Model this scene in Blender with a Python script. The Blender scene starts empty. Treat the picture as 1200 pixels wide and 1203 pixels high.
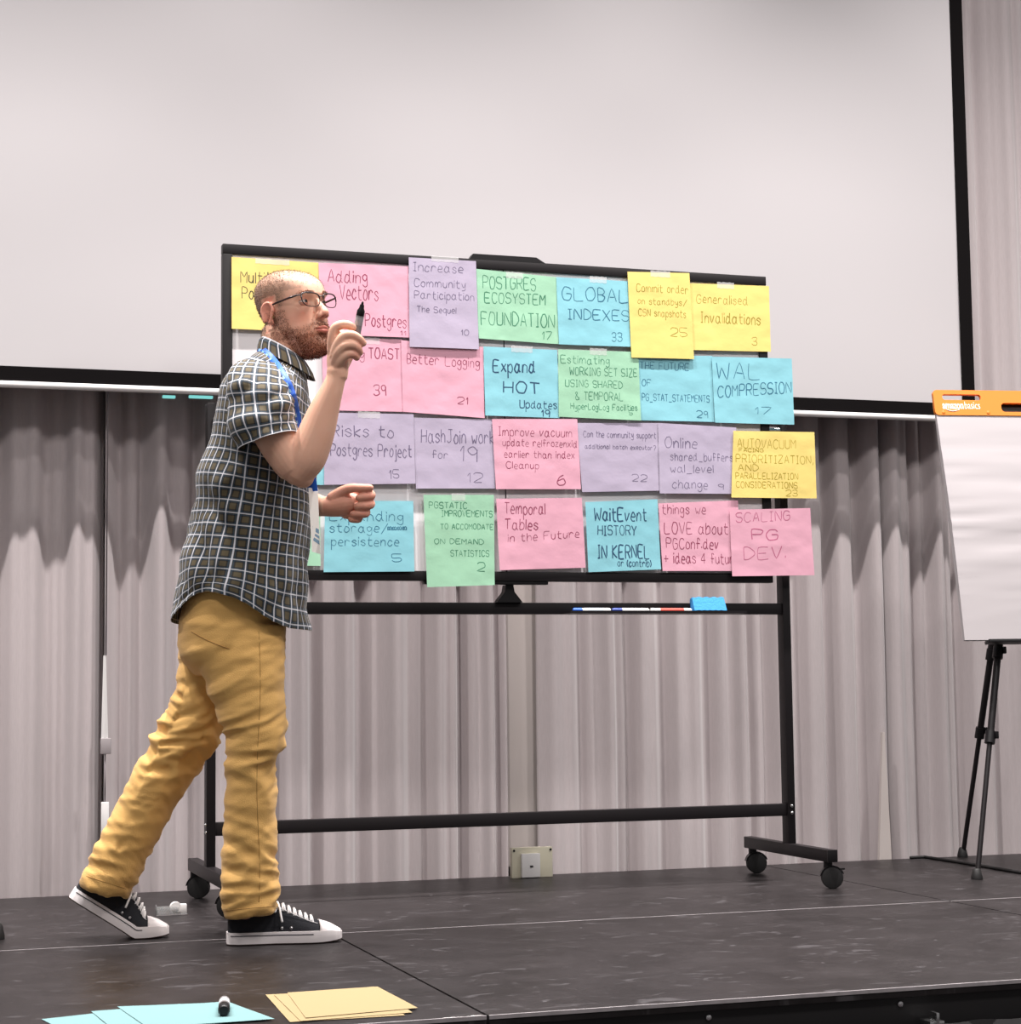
import bpy, bmesh, math, random
import numpy as np
from mathutils import Vector, Matrix, noise
random.seed(7)
rng = np.random.default_rng(7)
SC = bpy.context.scene
COL = SC.collection

# ---------------------------------------------------------------- camera
FPX, CX, CY, H = 2260.4, 600.0, 601.5, 0.635           # focal length in pixels of a 1200 x 1203 frame; eye height above the stage
RV = np.array([[0.9496777, -0.3130153, -0.0115603], [-0.0172652, -0.0891614, 0.9958675], [0.3127525, 0.9455536, 0.0900789]])
CAM = np.array([0.0, 0.0, H])
cd = bpy.data.cameras.new('camera'); cam = bpy.data.objects.new('camera', cd); COL.objects.link(cam)
cd.sensor_fit = 'HORIZONTAL'; cd.sensor_width = 36.0; cd.lens = FPX * 36.0 / 1200.0; cd.clip_start = 0.05
m = Matrix.Identity(4)
for i in range(3):
    m[i][0], m[i][1], m[i][2], m[i][3] = RV[0][i], RV[1][i], -RV[2][i], CAM[i]
cam.matrix_world = m
SC.camera = cam

# ---------------------------------------------------------------- light and exposure
vs = SC.view_settings
vs.view_transform = 'Standard'; vs.look = 'None'; vs.gamma = 1.0; vs.use_curve_mapping = False
vs.exposure = 0.0
wd = bpy.data.worlds.new('hall_ambient'); SC.world = wd; wd.use_nodes = True
bg = wd.node_tree.nodes['Background']; bg.inputs[0].default_value = (1.0, 0.965, 0.965, 1); bg.inputs[1].default_value = 0.21

A_W, B_W, C_W = 800, 16, 80
def area_light(x, y, z, watts, size=0.14, tilt=0.0):
    ld = bpy.data.lights.new('downlight_or_fill', 'AREA'); ld.shape = 'DISK'; ld.size = size; ld.energy = watts
    ld.color = (1.0, 0.955, 0.93)
    o = bpy.data.objects.new('downlight_or_fill', ld); COL.objects.link(o)
    o.location = (x, y, z); o.rotation_euler = (math.radians(tilt), 0, 0)
def spotlight(x, y, z, watts, cone, size=0.045, aim=0.0):
    ld = bpy.data.lights.new('recessed_spot', 'SPOT'); ld.energy = watts; ld.spot_size = math.radians(cone); ld.spot_blend = 1.0; ld.shadow_soft_size = size
    ld.color = (1.0, 0.955, 0.93)
    o = bpy.data.objects.new('recessed_spot', ld); COL.objects.link(o); o.location = (x, y, z); o.rotation_euler = (math.radians(aim), 0, 0)
for x, k in ((-1.7, 1.05), (-0.3, 1.05), (1.1, 1), (2.5, 1.05), (3.9, .95), (5.3, .3)): spotlight(x, 4.85, 4.9, A_W * k, 82)     # recessed row over the middle of the stage
for x, k in ((-1.4, .8), (1.0, .4), (3.4, 3.0), (5.8, 2.5)): area_light(x, 3.3, 4.9, B_W * k, 0.2)                # row over the front of the stage
for x in (-1.5, 2.0, 5.5): area_light(x, 1.0, 4.9, C_W, 0.9, 25)                # fill lights added further out in the hall

# ---------------------------------------------------------------- helpers
def ray(px, py):
    return RV.T @ np.array([(px - CX) / FPX, -(py - CY) / FPX, 1.0])
def at_y(px, py, Y):
    d = ray(px, py); return d * (Y / d[1]) + CAM
def on_floor(px, py, z=0.0):
    d = ray(px, py); return d * ((z - H) / d[2]) + CAM
def at_d(px, py, D):
    return RV.T @ np.array([(px - CX) / FPX * D, -(py - CY) / FPX * D, D]) + CAM

def link_mesh(name, verts, faces, mat, parent=None, smooth=True, loc=None):
    me = bpy.data.meshes.new(name)
    me.from_pydata([tuple(map(float, v)) for v in verts], [], [tuple(int(i) for i in f) for f in faces])
    me.update()
    o = bpy.data.objects.new(name, me); COL.objects.link(o)
    if mat: me.materials.append(mat)
    if smooth: me.polygons.foreach_set('use_smooth', [True] * len(me.polygons))
    if parent is not None: parent_keep(o, parent)
    return o
def parent_keep(o, p):
    o.parent = p
    M = Matrix.Identity(4); q = p
    while q is not None:
        M = q.matrix_basis @ M if q.parent is None else q.matrix_parent_inverse @ q.matrix_basis @ M
        q = q.parent
    o.matrix_parent_inverse = M.inverted()
def tag(o, label=None, cat=None, group=None, kind=None):
    if label: o['label'] = label
    if cat: o['category'] = cat
    if group: o['group'] = group
    if kind: o['kind'] = kind
    return o
def thing(name, label, cat, loc, group=None):
    o = bpy.data.objects.new(name, None); COL.objects.link(o); o.location = loc; o.empty_display_size = 0.1
    return tag(o, label, cat, group)

class MB:
    """collects shapes into one mesh"""
    def __init__(s): s.v = []; s.f = []
    def add(s, v, f):
        b = len(s.v); s.v += [tuple(map(float, p)) for p in v]; s.f += [tuple(int(i) + b for i in q) for q in f]; return s
    def box(s, lo, hi, bev=0.0, M=None):
        bm = bmesh.new(); bmesh.ops.create_cube(bm, size=1)
        lo = Vector(lo); hi = Vector(hi)
        for v in bm.verts: v.co = Vector([(lo[i] + hi[i]) / 2 + v.co[i] * (hi[i] - lo[i]) for i in range(3)])
        if bev: bmesh.ops.bevel(bm, geom=bm.edges[:] , offset=bev, segments=2, affect='EDGES', profile=0.6)
        bm.verts.index_update()
        vv = [(M @ v.co if M else v.co) for v in bm.verts]
        s.add(vv, [[v.index for v in f.verts] for f in bm.faces]); bm.free(); return s
    def tube(s, pts, r, n=12, caps=True, flat=None):
        pts = [Vector(p) for p in pts]; k = len(pts)
        rr = r if isinstance(r, (list, tuple, np.ndarray)) else [r] * k
        up = None; rings = []
        for i, p in enumerate(pts):
            t = (pts[min(i + 1, k - 1)] - pts[max(i - 1, 0)]).normalized()
            if up is None:
                up = Vector((0, 0, 1)) if abs(t.z) < 0.9 else Vector((1, 0, 0))
            up = (up - t * up.dot(t)).normalized(); sd = t.cross(up)
            a = rr[i]; b = a * (flat or 1.0)
            rings.append([p + sd * a * math.cos(2 * math.pi * j / n) + up * b * math.sin(2 * math.pi * j / n) for j in range(n)])
        v = [q for R in rings for q in R]; f = []
        for i in range(k - 1):
            for j in range(n):
                f.append((i * n + j, i * n + (j + 1) % n, (i + 1) * n + (j + 1) % n, (i + 1) * n + j))
        if caps: f.append(tuple(range(n))[::-1]); f.append(tuple((k - 1) * n + j for j in range(n)))
        return s.add(v, f)
    def lathe(s, prof, c, axis=(0, 0, 1), n=24):
        ax = Vector(axis).normalized(); u = ax.orthogonal().normalized(); w = ax.cross(u); c = Vector(c)
        v = []; f = []
        for (r, h) in prof:
            for j in range(n):
                a = 2 * math.pi * j / n; v.append(c + ax * h + (u * math.cos(a) + w * math.sin(a)) * max(r, 1e-5))
        for i in range(len(prof) - 1):
            for j in range(n): f.append((i * n + j, i * n + (j + 1) % n, (i + 1) * n + (j + 1) % n, (i + 1) * n + j))
        f.append(tuple(range(n))[::-1]); f.append(tuple((len(prof) - 1) * n + j for j in range(n)))
        return s.add(v, f)
    def ball(s, c, r, M=None, n=24, k=14):
        c = Vector(c); r = Vector(r if hasattr(r, '__len__') else (r, r, r)); v = []; f = []
        for i in range(k + 1):
            t = math.pi * i / k
            for j in range(n):
                a = 2 * math.pi * j / n
                p = Vector((r.x * math.sin(t) * math.cos(a), r.y * math.sin(t) * math.sin(a), r.z * math.cos(t)))
                if i in (0, k): p.x += 1e-6 * math.cos(a); p.y += 1e-6 * math.sin(a)
                v.append(c + (M @ p if M else p))
        for i in range(k):
            for j in range(n): f.append((i * n + j, (i + 1) * n + j, (i + 1) * n + (j + 1) % n, i * n + (j + 1) % n))
        f.append(tuple(range(n))); f.append(tuple(k * n + j for j in range(n))[::-1])
        return s.add(v, f)
    def prism(s, poly, z0, z1, M=None):
        k = len(poly); v = [Vector((x, y, z0)) for x, y in poly] + [Vector((x, y, z1)) for x, y in poly]
        if M: v = [M @ p for p in v]
        f = [tuple(range(k))[::-1], tuple(range(k, 2 * k))] + [(i, (i + 1) % k, k + (i + 1) % k, k + i) for i in range(k)]
        return s.add(v, f)
    def build(s, name, mat, parent=None, smooth=False):
        o = link_mesh(name, s.v, s.f, mat, parent, smooth)
        if smooth == 'auto': autosmooth(o)
        return o
def sharp_rim(o):
    bm = bmesh.new(); bm.from_mesh(o.data)
    for e in bm.edges:
        if len(e.link_faces) == 1: e.smooth = False
    bm.to_mesh(o.data); bm.free()
def autosmooth(o, ang=40):
    bm = bmesh.new(); bm.from_mesh(o.data)
    for e in bm.edges:
        e.smooth = not (len(e.link_faces) == 2 and e.calc_face_angle(0) > math.radians(ang))
    for f in bm.faces: f.smooth = True
    bm.to_mesh(o.data); bm.free()

# ---------------------------------------------------------------- materials
def srgb(r, g, b):
    def c(u):
        u /= 255.0
        return u / 12.92 if u <= 0.04045 else ((u + 0.055) / 1.055) ** 2.4
    return (c(r), c(g), c(b), 1.0)
def mat(name, col, rough=0.6, metal=0.0, bump=0.0, scale=40.0, var=0.0, spec=0.5, sheen=0.0, trans=0.0, sss=0.0):
    M = bpy.data.materials.new(name); M.use_nodes = True; nt = M.node_tree; b = nt.nodes['Principled BSDF']
    b.inputs['Base Color'].default_value = col; b.inputs['Roughness'].default_value = rough
    b.inputs['Metallic'].default_value = metal; b.inputs['Specular IOR Level'].default_value = spec
    b.inputs['Sheen Weight'].default_value = sheen; b.inputs['Transmission Weight'].default_value = trans
    if sss: b.inputs['Subsurface Weight'].default_value = sss; b.inputs['Subsurface Radius'].default_value = (0.012, 0.005, 0.003); b.inputs['Subsurface Scale'].default_value = 0.6
    if bump or var:
        tc = nt.nodes.new('ShaderNodeTexCoord'); nz = nt.nodes.new('ShaderNodeTexNoise')
        nz.inputs['Scale'].default_value = scale; nz.inputs['Detail'].default_value = 6
        nt.links.new(tc.outputs['Object'], nz.inputs['Vector'])
        if var:
            mx = nt.nodes.new('ShaderNodeMix'); mx.data_type = 'RGBA'
            mx.inputs[6].default_value = tuple(c * (1 - var) for c in col[:3]) + (1,)
            mx.inputs[7].default_value = tuple(min(1, c * (1 + var)) for c in col[:3]) + (1,)
            nt.links.new(nz.outputs['Fac'], mx.inputs[0]); nt.links.new(mx.outputs[2], b.inputs['Base Color'])
        if bump:
            bp = nt.nodes.new('ShaderNodeBump'); bp.inputs['Strength'].default_value = bump; bp.inputs['Distance'].default_value = 0.004
            nt.links.new(nz.outputs['Fac'], bp.inputs['Height']); nt.links.new(bp.outputs['Normal'], b.inputs['Normal'])
    return M
def attr_mat(name, attr, rough=0.5, spec=0.4, sss=0.0, noise_scale=0, noise_amt=0.0):
    M = mat(name, (0.8, 0.8, 0.8, 1), rough, spec=spec, sss=sss); nt = M.node_tree
    a = nt.nodes.new('ShaderNodeAttribute'); a.attribute_name = attr
    nt.links.new(a.outputs['Color'], nt.nodes['Principled BSDF'].inputs['Base Color'])
    if noise_scale:
        tc = nt.nodes.new('ShaderNodeTexCoord'); nz = nt.nodes.new('ShaderNodeTexNoise'); nz.inputs['Scale'].default_value = noise_scale; nz.inputs['Detail'].default_value = 4
        bp = nt.nodes.new('ShaderNodeBump'); bp.inputs['Strength'].default_value = noise_amt; bp.inputs['Distance'].default_value = 0.002
        nt.links.new(tc.outputs['Object'], nz.inputs['Vector']); nt.links.new(nz.outputs['Fac'], bp.inputs['Height']); nt.links.new(bp.outputs['Normal'], nt.nodes['Principled BSDF'].inputs['Normal'])
    return M
def set_color(o, cols, name='tint'):
    a = o.data.attributes.new(name, 'FLOAT_COLOR', 'POINT')
    c = np.ones((len(o.data.vertices), 4), dtype=np.float32); c[:, :3] = cols
    a.data.foreach_set('color', c.ravel())

BLACK = mat('black_powder_coat', srgb(24, 20, 22), 0.45, spec=0.3)
BLACKP = mat('black_plastic', srgb(18, 16, 18), 0.4, spec=0.35)
RUBBER = mat('black_rubber', srgb(20, 18, 19), 0.6)
ALU = mat('aluminium', srgb(190, 188, 190), 0.35, 0.9)
CHROME = mat('chrome', srgb(215, 215, 215), 0.2, 1.0)
SCREENW = mat('matte_screen_cloth', srgb(184, 180, 182), 0.9, bump=0.05, scale=6)
SCREENB = mat('black_screen_border', srgb(12, 9, 10), 0.9, spec=0.1)
WHITEP = mat('white_plastic', srgb(232, 229, 228), 0.4)
WALLM = mat('painted_wall', srgb(205, 196, 192), 0.85, bump=0.1, scale=60, var=0.03)
PALE = mat('cream_plastic', srgb(214, 208, 186), 0.5)
BOARDW = mat('whiteboard_enamel', srgb(236, 231, 233), 0.28, var=0.02, scale=3)
FLOORM = mat('hall_carpet', srgb(58, 52, 54), 0.95, bump=0.5, scale=300, var=0.2)

def deck_material():
    M = mat('black_stage_ply', srgb(70, 63, 63), 0.5); nt = M.node_tree; N = nt.nodes; L = nt.links; b = N['Principled BSDF']
    tc = N.new('ShaderNodeTexCoord')
    n1 = N.new('ShaderNodeTexNoise'); n1.inputs['Scale'].default_value = 5; n1.inputs['Detail'].default_value = 9; n1.inputs['Roughness'].default_value = 0.7
    L.new(tc.outputs['Object'], n1.inputs['Vector'])
    cr = N.new('ShaderNodeValToRGB'); cr.color_ramp.elements[0].position = 0.3; cr.color_ramp.elements[1].position = 0.75
    cr.color_ramp.elements[0].color = srgb(14, 11, 11); cr.color_ramp.elements[1].color = srgb(46, 42, 43)
    L.new(n1.outputs['Fac'], cr.inputs[0])
    mp = N.new('ShaderNodeMapping'); mp.inputs['Scale'].default_value = (7, 13, 1); mp.inputs['Rotation'].default_value = (0, 0, 0.25)
    n2 = N.new('ShaderNodeTexNoise'); n2.inputs['Scale'].default_value = 1.6; n2.inputs['Detail'].default_value = 5; n2.inputs['Distortion'].default_value = 1.2
    L.new(tc.outputs['Object'], mp.inputs['Vector']); L.new(mp.outputs['Vector'], n2.inputs['Vector'])
    c2 = N.new('ShaderNodeValToRGB'); c2.color_ramp.elements[0].position = 0.60; c2.color_ramp.elements[1].position = 0.72
    c2.color_ramp.elements[0].color = (0, 0, 0, 1); c2.color_ramp.elements[1].color = (0.3, 0.3, 0.3, 1)
    L.new(n2.outputs['Fac'], c2.inputs[0])
    vo = N.new('ShaderNodeTexVoronoi'); vo.inputs['Scale'].default_value = 9; L.new(tc.outputs['Object'], vo.inputs['Vector'])
    c3 = N.new('ShaderNodeValToRGB'); c3.color_ramp.elements[0].position = 0.03; c3.color_ramp.elements[1].position = 0.05
    c3.color_ramp.elements[0].color = (0.6, 0.6, 0.6, 1); c3.color_ramp.elements[1].color = (0, 0, 0, 1)
    L.new(vo.outputs['Distance'], c3.inputs[0])
    ad = N.new('ShaderNodeMath'); ad.operation = 'MAXIMUM'; L.new(c2.outputs[0], ad.inputs[0]); L.new(c3.outputs[0], ad.inputs[1])
    mx = N.new('ShaderNodeMix'); mx.data_type = 'RGBA'; mx.inputs[7].default_value = srgb(112, 109, 112)
    L.new(ad.outputs[0], mx.inputs[0]); L.new(cr.outputs[0], mx.inputs[6]); L.new(mx.outputs[2], b.inputs['Base Color'])
    rr = N.new('ShaderNodeMapRange'); b.inputs['Specular IOR Level'].default_value = 0.24; rr.inputs[3].default_value = 0.3; rr.inputs[4].default_value = 0.5
    L.new(n1.outputs['Fac'], rr.inputs[0]); L.new(rr.outputs[0], b.inputs['Roughness'])
    bp = N.new('ShaderNodeBump'); bp.inputs['Strength'].default_value = 0.12; bp.inputs['Distance'].default_value = 0.002
    n3 = N.new('ShaderNodeTexNoise'); n3.inputs['Scale'].default_value = 180; L.new(tc.outputs['Object'], n3.inputs['Vector']); L.new(n3.outputs['Fac'], bp.inputs['Height']); L.new(bp.outputs['Normal'], b.inputs['Normal'])
    return M
DECK = deck_material()
DECKFRAME = mat('dark_stage_frame', srgb(16, 13, 15), 0.6)
TRIM = mat('worn_metal_edge', srgb(176, 170, 172), 0.5, 0.5, var=0.35, scale=35)

def curtain_material():
    M = mat('mauve_grey_curtain', srgb(178, 166, 170), 0.85, sheen=0.3); nt = M.node_tree; N = nt.nodes; L = nt.links; b = N['Principled BSDF']
    tc = N.new('ShaderNodeTexCoord'); mp = N.new('ShaderNodeMapping'); mp.inputs['Scale'].default_value = (260, 260, 30)
    nz = N.new('ShaderNodeTexNoise'); nz.inputs['Scale'].default_value = 1; nz.inputs['Detail'].default_value = 3
    L.new(tc.outputs['Object'], mp.inputs['Vector']); L.new(mp.outputs['Vector'], nz.inputs['Vector'])
    mx = N.new('ShaderNodeMix'); mx.data_type = 'RGBA'; mx.inputs[6].default_value = srgb(171, 161, 162); mx.inputs[7].default_value = srgb(184, 174, 175)
    L.new(nz.outputs['Fac'], mx.inputs[0]); L.new(mx.outputs[2], b.inputs['Base Color'])
    return M
CURT = curtain_material()

# ---------------------------------------------------------------- setting
STAGE_H = 0.60
def struct(name, mb, m_): return tag(mb.build(name, m_), kind='structure')
struct('floor', MB().box((-3.5, -2.5, -STAGE_H - 0.1), (7.5, 7.0, -STAGE_H)), FLOORM)
struct('wall_back', MB().box((-3.5, 6.47, -STAGE_H), (7.5, 6.6, 4.2)), WALLM)

XS = [-0.69, 1.14, 2.97, 4.80]; YS = [3.62, 4.965, 6.215]
DL = {(0, 0): 'black stage deck panel at front left carrying the sheets of paper', (1, 0): 'black stage deck panel at front centre with the white scuffed corner',
      (2, 0): 'black stage deck panel at front right below the flip chart', (0, 1): 'black stage deck panel at rear left behind the walking man',
      (1, 1): 'black stage deck panel at rear centre under the wheeled whiteboard', (2, 1): 'black stage deck panel at rear right under the tripod easel'}
for (i, j), lab in DL.items():
    x0, x1, y0, y1 = XS[i] + 0.003, XS[i + 1] - 0.003, YS[j] + 0.002, YS[j + 1] - 0.002
    t = thing('stage_deck', lab, 'stage platform', ((x0 + x1) / 2, (y0 + y1) / 2, -STAGE_H), 'stage deck panels')
    MB().box((x0, y0, -0.020), (x1, y1, 0), 0.0012).build('deck_top', DECK, t)
    f = MB()
    for a in ((x0 + .01, y0 + .01, x1 - .01, y0 + .05), (x0 + .01, y1 - .05, x1 - .01, y1 - .01), (x0 + .01, y0 + .05, x0 + .05, y1 - .05), (x1 - .05, y0 + .05, x1 - .01, y1 - .05)):
        f.box((a[0], a[1], -0.10), (a[2], a[3], -0.020))
    f.build('deck_frame', DECKFRAME, t)
    # worn light edge strip along the front of the panel
    MB().box((x0, y0 - 0.0015, -0.007), (x1, y0 + 0.004, 0.0006)).build('edge_strip', TRIM, t)
    for lx in (x0 + .03, x1 - .03):
        for ly in (y0 + .03, y1 - .03):
            MB().tube([(lx, ly, -0.10), (lx, ly, -STAGE_H)], 0.02, 10).build('leg', DECKFRAME, t, 'auto')
    if j == 0:
        for bx in np.linspace(x0 + 0.03, x1 - 0.05, 5):
            b = MB().lathe([(0.006, 0), (0.006, 0.003), (0.003, 0.005)], (bx, y0 + 0.01, -0.035), (0, -1, 0), 12).build('bolt', ALU, t, 'auto')
sk = MB(); n = 260; pts = [(XS[0] + (XS[3] - XS[0]) * k / n, YS[0] - 0.004 + 0.012 * math.sin(k * 0.9) * math.sin(k * 0.17)) for k in range(n + 1)]
v = [(x, y - 0.012, -0.075) for x, y in pts] + [(x, y - 0.03 + 0.02 * math.sin(x * 30), -STAGE_H) for x, y in pts]
o = sk.add(v, [(k, k + 1, n + 2 + k, n + 1 + k) for k in range(n)]).build('stage_skirt', mat('black_skirt_cloth', srgb(14, 11, 13), 0.95), None, True)
md = o.modifiers.new('thick', 'SOLIDIFY'); md.thickness = 0.003
tag(o, 'black cloth skirt hanging along the front edge of the stage', 'stage skirt')
# latch clip on the fascia
p = at_y(1096, 1195, YS[0] - 0.03)
t = thing('deck_clamp', 'small chrome clamp on the black stage front at lower right', 'clamp', (p[0], YS[0], p[2]))
MB().box((p[0] - .003, YS[0] - .052, p[2] - .02), (p[0] + .004, YS[0] - .026, p[2] + .012), .0015).build('lever', CHROME, t, 'auto')
MB().box((p[0] - .014, YS[0] - .044, p[2] - .02), (p[0] + .02, YS[0] + .0, p[2] - .006), .002).build('bracket', CHROME, t, 'auto')
# chipped white paint where the two front panels meet
sc = MB()
for k in range(14):
    cx = 1.05 + random.random() * 0.075; r = random.uniform(.003, .009)
    sc.add([(cx + r * math.cos(a) * random.uniform(.6, 1.3), 3.6215 + abs(r * math.sin(a)) * .8, 0.0012 + k * 2e-5) for a in np.linspace(0, math.pi, 9)], [tuple(range(9))])
par = [o for o in COL.objects if o.get('label', '').startswith('black stage deck panel at front left')][0]
sc.build('paint_chip', mat('white_paint', srgb(226, 222, 220), 0.7), par)

# ---------------------------------------------------------------- curtains
def fold(x, ph):
    q = x + 0.05 * math.sin(3.1 * x + ph) + 0.03 * math.sin(7.7 * x + 2 * ph)
    a = math.sin(2 * math.pi * q / 0.172)
    q2 = x + 0.02 * math.sin(9.0 * x + ph)
    b = math.sin(2 * math.pi * q2 / 0.071 + 1.3 + ph)
    am = 0.75 + 0.6 * noise.noise((x * 2.4, ph * 3, 4.1))
    sa = math.copysign(abs(a) ** 0.75, a)
    return max(0.040 * sa * am + 0.019 * math.copysign(abs(b) ** .8, b) * (0.65 + .9 * noise.noise((x * 3.1, ph, 7.7))) + 0.022 * noise.noise((x * 5.0, ph, 0.3)), -.064)
def curtain(name, label, x0, x1, ph, yc=6.295):
    nx = int((x1 - x0) / 0.007); zs = np.concatenate([np.linspace(-STAGE_H + 0.01, 3.85, 36)])
    v = []; f = []
    for zi, z in enumerate(zs):
        for k in range(nx + 1):
            x = x0 + (x1 - x0) * k / nx
            s = 0.010 * noise.noise((x * 3, z * 0.7, ph)) + 0.004 * noise.noise((x * 12, z * 1.4, ph + 5))
            w = 1.1 - 0.04 * (z / 3.8)
            v.append((x + 0.006 * noise.noise((x * 4, z * 0.9, ph + 9)), yc + fold(x, ph) * w + s, z))
    for zi in range(len(zs) - 1):
        for k in range(nx):
            a = zi * (nx + 1) + k; f.append((a, a + 1, a + nx + 2, a + nx + 1))
    o = link_mesh(name, v, f, CURT)
    md = o.modifiers.new('thick', 'SOLIDIFY'); md.thickness = 0.003; md.offset = 1
    return tag(o, label, 'curtain', 'mauve grey curtain panels')
def xat(px, py=800, Y=6.26): return at_y(px, py, Y)[0]
curtain('curtain', 'leftmost pleated grey curtain panel, left of the thin vertical seam', -0.9, xat(124.5), 0.4)
curtain('curtain', 'pleated grey curtain panel behind the man and left half of the whiteboard', xat(122.5), xat(600), 1.7)
curtain('curtain', 'pleated grey curtain panel behind the right half of the whiteboard', xat(635), xat(1040), 2.9)
curtain('curtain', 'rightmost pleated grey curtain panel, behind the flip chart easel', xat(1036), 5.6, 4.2)

# trunking and socket seen in the gap between two curtains
xa = at_y(600, 900, 6.33)[0]; xb = at_y(637, 900, 6.33)[0]
TRUNK = mat('pale_trunking', srgb(196, 186, 182), .6)
t = MB().box((xa - .025, 6.325, 0.02), (xb + .03, 6.468, 3.6), .003).build('wall_trunking', TRUNK, None, 'auto')
tag(t, 'pale vertical trunking on the wall seen in the curtain gap', 'trunking')
a = at_y(600, 996, 6.15); b = at_y(648, 1026, 6.15)
t = thing('floor_socket', 'cream socket box with a white outlet low in the curtain gap', 'socket box', ((a[0] + b[0]) / 2, 6.15, 0.0))
MB().box((a[0], 6.135, 0.0), (b[0], 6.158, a[2]), .002).build('box', PALE, t, 'auto')
c0 = at_y(612, 1003, 6.13); c1 = at_y(634, 1026, 6.13)
pl = MB().box((c0[0], 6.118, 0.002), (c1[0], 6.135, c0[2]), .003).build('outlet_plate', WHITEP, t, 'auto')
cc = (c0[0] + c1[0]) / 2
MB().box((cc - .004, 6.1155, .036), (cc + .006, 6.1185, .041)).build('switch', BLACKP, pl)
for sx in (a[0] + .007, b[0] - .007):
    MB().lathe([(.004, 0), (.004, .002), (.001, .003)], (sx, 6.1355, a[2] - .009), (0, -1, 0), 10).build('screw', BLACKP, t)
g0 = at_y(1031, 1003, 6.235); g1 = at_y(1046, 1003, 6.235); g2 = at_y(1036, 860, 6.235)
o = MB().prism([(g0[0], -.02), (g1[0], -.02), (g2[0] + .006, g2[2]), (g2[0] - .002, g2[2])], 6.222, 6.236, Matrix(((1, 0, 0, 0), (0, 0, 1, 0), (0, 1, 0, 0), (0, 0, 0, 1)))).build('curtain_gap_strip', TRUNK)  # pale strip added to stand for lit wall showing through the gap
tag(o, 'narrow pale strip added as the bright gap between two curtains near the easel', 'curtain gap strip')
# pull wand at the curtain seam
YW = 6.185
p0 = at_y(123, 770, YW); p1 = at_y(123, 868, YW); p2 = at_y(118, 886, YW); p3 = at_y(130.5, 867, YW)
pt = at_y(123, 462, YW)
t = thing('curtain_wand', 'slim pale pull wand hanging at the curtain seam on the left', 'curtain wand', (p0[0], YW, p2[2]))
MB().tube([(p0[0] + .004, YW, 3.7), (p0[0] + .004, YW, p0[2])], .0022, 8).build('cord', mat('grey_cord', srgb(120, 112, 116), .7), t, True)
MB().tube([(p0[0], YW, p0[2]), (p1[0], YW, p1[2])], [.004, .011], 4).build('blade', WHITEP, t)
MB().box((p2[0], YW - .01, p2[2]), (p3[0], YW + .01, p3[2]), .003).build('weight', mat('grey_plastic', srgb(158, 150, 152), .5), t, 'auto')

q0 = at_y(118.5, 986, YW); q1 = at_y(128, 942, YW)
MB().box((q0[0], YW - .004, q0[2]), (q1[0], YW + .004, q1[2]), .002).build('gap_strip', WHITEP, t, 'auto')  # added strip for lighter wall in the curtain gap, not part of the wand
MB().tube([(p0[0] + .004, YW, p2[2]), (p0[0] + .004, YW, q1[2])], .002, 8).build('cord', bpy.data.materials['grey_cord'], t, True)

# ---------------------------------------------------------------- projection screen
YSCR = 6.12
zb, zt0, zt1 = (at_y(600, q, YSCR)[2] for q in (453.5, 469.5, 477.0)); xr = at_y(1122.8, 230, YSCR)[0]; xo = at_y(1137.2, 230, YSCR)[0]
t = thing('projection_screen', 'large white projection screen with black border hanging behind the whiteboard', 'projection screen', (1.6, YSCR, 1.57))
def sheet(x0, x1, z0, z1, y, th, nx=2, nz=2, wob=0):
    v = []; f = []
    for dy in (0, th):
        for i in range(nz + 1):
            for k in range(nx + 1):
                x = x0 + (x1 - x0) * k / nx; z = z0 + (z1 - z0) * i / nz
                v.append((x, y + dy + wob * noise.noise((x * 1.2, z * 2.6, 1.0)), z))
    n1 = (nx + 1) * (nz + 1)
    for s_ in (0, 1):
        for i in range(nz):
            for k in range(nx):
                a = s_ * n1 + i * (nx + 1) + k; q = (a, a + 1, a + nx + 2, a + nx + 1); f.append(q if s_ == 0 else q[::-1])
    for k in range(nx): f += [(k + 1, k, n1 + k, n1 + k + 1)]; b = nz * (nx + 1); f += [(b + k, b + k + 1, n1 + b + k + 1, n1 + b + k)]
    for i in range(nz):
        a = i * (nx + 1); f += [(a, a + nx + 1, n1 + a + nx + 1, n1 + a)]; a += nx; f += [(a + nx + 1, a, n1 + a, n1 + a + nx + 1)]
    return v, f
v, f = sheet(-0.55, xr + .003, zb - .003, 3.60, YSCR + .001, .002, 60, 40, .004)
autosmooth(link_mesh('screen_cloth', v, f, SCREENW, t))
b_ = MB()
b_.box((-0.61, YSCR - .0045, zt0 - .004), (xo, YSCR - .0035 + .002, zb)); b_.box((xr, YSCR - .0045, zb), (xo, YSCR - .0015, 3.66))
b_.box((-0.61, YSCR - .0045, zb), (-0.55, YSCR - .0015, 3.66)); b_.box((-0.55, YSCR - .0045, 3.60), (xr, YSCR - .0015, 3.66))
b_.build('border', SCREENB, t)
rt = (zt0 - zt1) / 2
MB().tube([(-0.66, YSCR - .003, zt1 + rt), (xo + .05, YSCR - .003, zt1 + rt)], rt, 16).build('weight_tube', WHITEP, t, 'auto')
MB().box((-0.8, YSCR - .06, 3.66), (4.0, YSCR + .045, 3.80), .02).build('housing', WHITEP, t, 'auto')
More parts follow.
